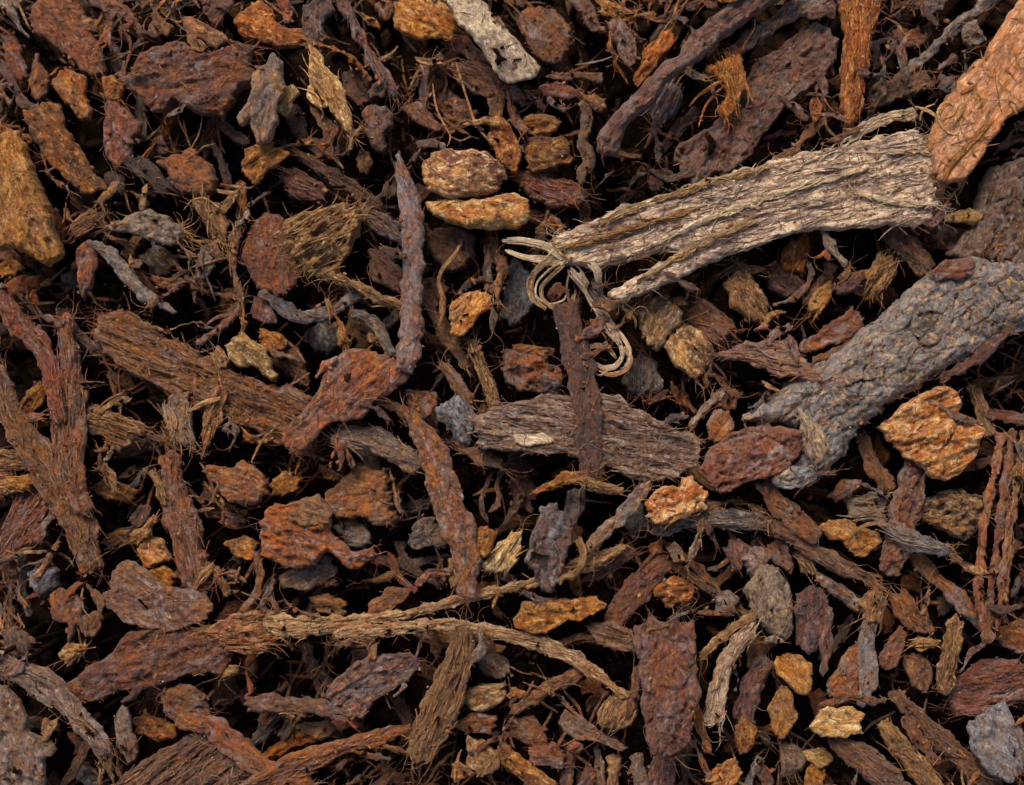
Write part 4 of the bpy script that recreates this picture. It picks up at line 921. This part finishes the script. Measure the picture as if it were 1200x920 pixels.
def plates(it, s, ob, n):
    """the cracked bark of the log: separate plates seated on its core"""
    r = np.random.RandomState(3); poly = s['poly']; lo, hi = poly.min(0), poly.max(0); seeds = []
    while len(seeds) < n:
        best = None
        for _ in range(60):
            p = r.uniform(lo, hi); d, _n = polydist(p[None], poly)
            if d[0] < 6: continue
            m = min([np.hypot(*((p - q) * np.array([1, 1]))) for q in seeds] + [999]) + r.uniform(0, 40)
            if best is None or m > best[0]: best = (m, p)
        seeds.append(best[1])
    seeds = np.array(seeds); an_ = math.radians(36); ca_, sa_ = math.cos(an_), math.sin(an_); MM = np.array([[ca_ * .62, sa_ * .62], [-sa_ * 1.25, ca_ * 1.25]]); MI = np.linalg.inv(MM)
    sM = seeds @ MM.T
    k = s['xy'].mean(0) ; scale = np.linalg.norm(s['xy']) / np.linalg.norm(s['q'])
    for i, c0 in enumerate(seeds):
        c = sM[i]
        cell = np.array([[-70, -70], [70, -70], [70, 70], [-70, 70]], float) + c
        for j, q in enumerate(sM):
            if j == i: continue
            n_ = q - c; m = (q + c) / 2 - n_ / np.linalg.norm(n_) * 1.25; out = []
            for a, b in zip(cell, np.roll(cell, -1, 0)):
                da, db = (a - m) @ n_, (b - m) @ n_
                if da <= 0: out.append(a)
                if da * db < 0: out.append(a + (b - a) * da / (da - db))
            cell = np.array(out) if len(out) > 2 else cell
        cell = cell @ MI.T; c = c0; dense = []
        for a, b in zip(cell, np.roll(cell, -1, 0)):
            for t in np.arange(0, 1, 0.2): dense.append(a + (b - a) * t)
        dense = np.array(dense); d, nr = polydist(dense, poly); c_in = nr + (c - nr) * 0.05
        dense = np.where((d < 2)[:, None], c_in, dense)
        seed = nextseed(); ps = solid('c', dense[::2], 9, dict(a=36, f=2.5, j=3.2, r=2.0, l=2.2, g=1.2, e=4, c=.5), seed)
        xy = ps['q'] * scale
        # seat on the smooth core
        cd, _n = polydist(ps['q'], poly); R = it['o']['e']; xx = 1 - np.clip(cd / R, 0, 1)
        near = ((s['q'][None, ::7] - c) ** 2).sum(2).argmin()
        A = np.column_stack([np.ones(len(s['xy'])), s['xy']]); inn = s['d'] > 0.6 * R
        co = np.linalg.lstsq(A[inn], s['zt'][inn], rcond=None)[0]
        dome = np.column_stack([np.ones(len(xy)), xy]) @ co - it['T'] * 0.6 * (1 - (1 - np.clip(xx, 0, .98) ** 2.4) ** .55) + r.uniform(-1.5, 1.5)
        zt = dome + ps['top'] * .6 + 1; zb = dome + ps['bot'] - 3
        V, F, fib = solid_arrays(ps, zt, zb, xy, seed)
        new_object('bark_plate', mesh_from('bark_plate', V, F, fib, material('L' if r.rand() < .5 else 'LG' if r.rand() < .4 else 'LK'), r.uniform(.4, 1)), ob)
        hput(xy[:, 0], xy[:, 1], zt)
for it in sorted(sunk, key=lambda q: q['layer']): it['ob'], it['s'] = build(it)
for i in order:
    it = items[i]; ob, s = build(it)
    it['ob'] = ob; it['s'] = s
    if it['o'].get('V'): plates(it, s, ob, int(it['o']['V']))
    for p in it['parts']: p['s'] = build(p, p['pname'], ob)[1]
    placed.append(it)

# ---------------------------------------------------------------- small fragments between the traced pieces
cover = np.zeros((HNY, HNX), bool)
for it in items:
    for q in [it] + it['parts']: xy = q['s']['xy']; cover[hidx(xy[:, 0], xy[:, 1])] = True
frag = []; r2 = np.random.RandomState(5); tries = 0
PALF = ['M', 'R', 'MT', 'RP', 'OM', 'P', 'G', 'B', 'TM', 'KM', 'MK', 'RO']
while len(frag) < 290 and tries < 16000:
    tries += 1
    x, y = r2.uniform(-630, 630), r2.uniform(-490, 490)
    a, b = hidx(np.array([x]), np.array([y]))
    if cover[a[0], b[0]] or in_hole(x, y, 1.0): continue
    if frag and min(math.hypot(x - q['c'][0], y - q['c'][1]) for q in frag) < 14: continue
    code = PALF[r2.randint(len(PALF))]; L = r2.uniform(15, 42); an = r2.uniform(0, 6.3); lay = 0.5 + r2.rand() * 4.2
    if r2.rand() < 0.68:
        w = r2.uniform(3.5, 10); c, s_ = math.cos(an), math.sin(an); bend = r2.uniform(-.2, .2)
        P = np.array([[x - c * L * .6, y - s_ * L * .6, w * .7], [x - s_ * L * bend, y + c * L * bend, w * 1.1], [x + c * L * .6, y + s_ * L * .6, w * .6]])
        it = dict(layer=lay, kind='s', code=code, T=w * .8, P=P, o=dict(F=4 if r2.rand() < .7 else 0, f=6, g=2.5))
    else:
        n = r2.randint(5, 8); th = np.sort(r2.uniform(0, 6.28, n)); rr = r2.uniform(.55, 1, n) * L * .55; asp = r2.uniform(.5, .9)
        q = np.column_stack([np.cos(th) * rr, np.sin(th) * rr * asp]); c, s_ = math.cos(an), math.sin(an)
        P = np.column_stack([q[:, 0] * c - q[:, 1] * s_ + x, q[:, 0] * s_ + q[:, 1] * c + y])
        it = dict(layer=lay, kind='c', code=code, T=r2.uniform(5, 11), P=P, o=dict(r=r2.uniform(1, 2.5), f=6, g=2, F=3 if r2.rand() < .5 else 0))
    if cover[hidx(P[:, 0], P[:, 1])].mean() > .34: continue
    it.update(c=(x, y), label='', short='', parts=[]); it['ob'], it['s'] = build(it, 'bark_fragment'); frag.append(it)

# ---------------------------------------------------------------- labels
def centre(it): return it['P'][:, :2].mean(0)
marks = [it for it in items if it['short']]
for it in marks: it['_pl'] = catmull(it['P'][:, :2], it['kind'] == 'c', 10)
def nearest(it):
    c = centre(it); d = sorted((np.hypot(*(m['_pl'] - c).T).min(), k) for k, m in enumerate(marks) if m is not it)
    return [(marks[k], dd) for dd, k in d[:3]]
used = {}
for it in items + sunk + frag:
    ob = it['ob']; s = it['s']
    if it in frag: nm, cat, noun = 'bark_fragment', 'bark', 'sliver' if it['kind'] == 's' else 'fragment'
    else: nm, cat, noun = nouns(it, s)
    if it['label']: lab = it['label']
    else:
        (m1, d1), (m2, d2), _m = nearest(it)
        a = it['code'][0]; L = np.ptp(it['P'][:, :2], axis=0).max()
        size = 'tiny' if it in frag else 'small' if L < 32 else 'slender' if it['kind'] != 'c' else 'mid-sized'
        if noun.startswith('thin') and size in ('slender', 'small'): size = 'short' if L < 40 else 'slender'; noun = 'twig'
        place = 'sunk between' if it['layer'] <= 3 else 'between'
        lab = f"{size} {WORD[a]} {noun} {place} the {m1['short']} and the {m2['short']}"
        w = lab.split()
        if len(w) > 16: lab = f"{size} {WORD[a]} {noun} {'sunk ' if it['layer'] <= 3 else ''}beside the {m1['short']}"
    it['lab'] = lab; used.setdefault(lab, []).append(it)
    ob['category'] = cat if cat != 'bark' else ('bark chunk' if nm == 'bark_chunk' else 'bark strip' if nm == 'bark_strip' else 'bark chip')
    ob['label'] = lab
for lab in [k for k, v in used.items() if len(v) == 2 and not v[0]['label']]:     # the size tells a pair apart
    a, b = sorted(used[lab], key=lambda it: -float(len(it['s']['q']))); tail = lab.split(' ', 1)[1]
    for it, w in ((a, 'larger'), (b, 'smaller')):
        nl = w + ' ' + tail
        if nl not in used: used[nl] = [it]; it['ob']['label'] = nl; used[lab].remove(it)
used = {k: v for k, v in used.items() if v}
for lab, lst in used.items():
    for it in lst:
        if len(lst) > 1: it['ob']['group'] = 'look-alike pieces: ' + lab
        elif it in frag: it['ob']['group'] = 'small bark fragments in the hollows'

# ---------------------------------------------------------------- litter, crumbs and loose fibres (nobody could count these)
def joined(name, blobs, code, label, cat):
    nv = 0; Vs, Fs, fs, ts = [], [], [], []
    for V, F, fb, t in blobs:
        Vs.append(V); Fs.append(np.array(F) + nv); fs.append(fb); ts.append(np.full(len(V), t)); nv += len(V)
    ob = new_object(name, mesh_from(name, np.concatenate(Vs), np.concatenate(Fs), np.concatenate(fs), material(code), np.concatenate(ts)))
    ob['kind'] = 'stuff'; ob['label'] = label; ob['category'] = cat
    return ob
joined('bark_litter', litter[::2], 'H', 'deep layer of shade-blackened bark litter under the pieces', 'bark litter')  # shade between the pieces is put into the litter's colour
joined('bark_litter', litter[1::2], 'HB', 'deep layer of shade-darkened brown bark litter under the pieces', 'bark litter')
# the pile goes on beyond the frame
r4 = np.random.RandomState(91); rim = {'MR': [], 'RP': [], 'OM': [], 'GM': []}
for i in range(2600):
    x, y = r4.uniform(-940, 940), r4.uniform(-780, 780); rx, ry, rz = r4.uniform(14, 46), r4.uniform(6, 16), r4.uniform(5, 11)
    if abs(x) < 618 + rx and abs(y) < 478 + rx: continue
    z = np.percentile(hget(np.array([x, x + 9, x - 9, x, x]), np.array([y, y, y, y + 9, y - 9])), 70) + rz * .6
    if z > 25: continue
    b = blob(x, y, z, rx, ry, rz, r4.uniform(0, 6.3), r4.uniform(0, 900), r4.rand(), 14, 9); hput(b[0][:, 0], b[0][:, 1], b[0][:, 2])
    rim[['MR', 'RP', 'OM', 'GM'][r4.choice(4, p=[.4, .3, .12, .18])]].append(b)
RW = {'MR': 'brown', 'RP': 'rust coloured', 'OM': 'orange', 'GM': 'grey brown'}
for k, v in rim.items(): joined('bark_litter', v, k, f'{RW[k]} bark litter of the pile around the edges of the heap', 'bark litter')
crumbs = {'MT': [], 'R': [], 'OY': [], 'K': []}
for i in range(9000):
    x, y = r2.uniform(-680, 680), r2.uniform(-530, 530)
    z = float(hget(np.array([x]), np.array([y]))[0]); r = 0.6 + 2.2 * r2.rand() ** 4
    if z > 0 and r2.rand() < 0.55: continue
    key = ['MT', 'R', 'OY', 'K'][r2.choice(4, p=[.46, .28, .08, .18])]
    crumbs[key].append(blob(x, y, z + r * .25, r * r2.uniform(1, 2.0), r, r * .7, r2.uniform(0, 6.3), r2.uniform(0, 900), r2.rand(), 5, 3))
CW = {'MT': 'brown', 'R': 'rust coloured', 'OY': 'orange', 'K': 'blackish'}
for k, v in crumbs.items(): joined('bark_crumbs', v, k, f'scattered {CW[k]} crumbs of bark lying all over the pile', 'crumbs')
grit = []
for i in range(330):
    x, y = r2.uniform(-640, 640), r2.uniform(-500, 500); z = float(hget(np.array([x]), np.array([y]))[0]); r = r2.uniform(.45, 1.15)
    grit.append(blob(x, y, z + r * .3, r, r * .8, r * .7, 0, r2.uniform(0, 900), 1.0, 5, 3))
joined('sand_grains', grit, 'W', 'tiny pale grains of sand sprinkled over the bark', 'sand')
def strands(n, code, word, seed):
    r = np.random.RandomState(seed); out = []
    for i in range(n):
        x, y = r.uniform(-660, 660), r.uniform(-510, 510); L = 10 + 75 * r.rand() ** 2; m = 12
        a = r.uniform(0, 6.3) + np.cumsum(r.normal(0, .17, m)) + r.normal(0, 1.0) * np.linspace(0, 1, m)
        p = np.array([x, y]) + np.cumsum(np.column_stack([np.cos(a), np.sin(a)]) * L / m, axis=0)
        h = hget(p[:, 0], p[:, 1]); z = np.convolve(np.pad(h, 2, mode='edge'), np.ones(5) / 5, 'valid'); z = np.maximum(z, np.percentile(h, 60)) + r.uniform(.2, 2.2)
        if np.ptp(h) > 45: continue
        V, F, fb = tube(np.column_stack([p, z]), np.linspace(r.uniform(.25, .6), .18, m), 1, r.randint(9999), 4)
        out.append((V, F, fb, r.uniform(.4, 1)))
    return joined('loose_fibres', out, code, f'fine loose {word} fibres strewn over the bark', 'fibres')
strands(1900, 'T', 'tan', 31); strands(1500, 'R', 'rust coloured', 32); strands(1100, 'O', 'orange', 33); strands(1500, 'B', 'dark', 34)
def shreds(n, code, word, seed):
    r = np.random.RandomState(seed); out = []
    for i in range(n):
        x, y = r.uniform(-680, 680), r.uniform(-530, 530)
        if in_hole(x, y, .75): continue
        L = r.uniform(18, 60); m = 9
        a = r.uniform(0, 6.3) + np.cumsum(r.normal(0, .13, m)); p = np.array([x, y]) + np.cumsum(np.column_stack([np.cos(a), np.sin(a)]) * L / m, axis=0)
        h = hget(p[:, 0], p[:, 1])
        if h.max() > 4 or cover[hidx(p[:, 0], p[:, 1])].mean() > .55: continue
        z = np.maximum(np.convolve(np.pad(h, 2, mode='edge'), np.ones(5) / 5, 'valid'), np.percentile(h, 60)) + r.uniform(.5, 3)
        w = r.uniform(.6, 1.9) * (0.35 + np.sin(np.linspace(.25, 2.9, m)))
        V, F, fb = tube(np.column_stack([p, z]), w, .35, r.randint(9999), 6); hput(p[:, 0], p[:, 1], z)
        out.append((V, F, fb, r.uniform(.1, .9)))
    return joined('bark_shreds', out, code, f'thin {word} shreds of bark matted between the pieces', 'shreds')
shreds(1900, 'M', 'brown', 41); shreds(1800, 'R', 'rust coloured', 42); shreds(1100, 'B', 'dark', 43); shreds(900, 'T', 'tan', 44); shreds(500, 'O', 'orange', 45)
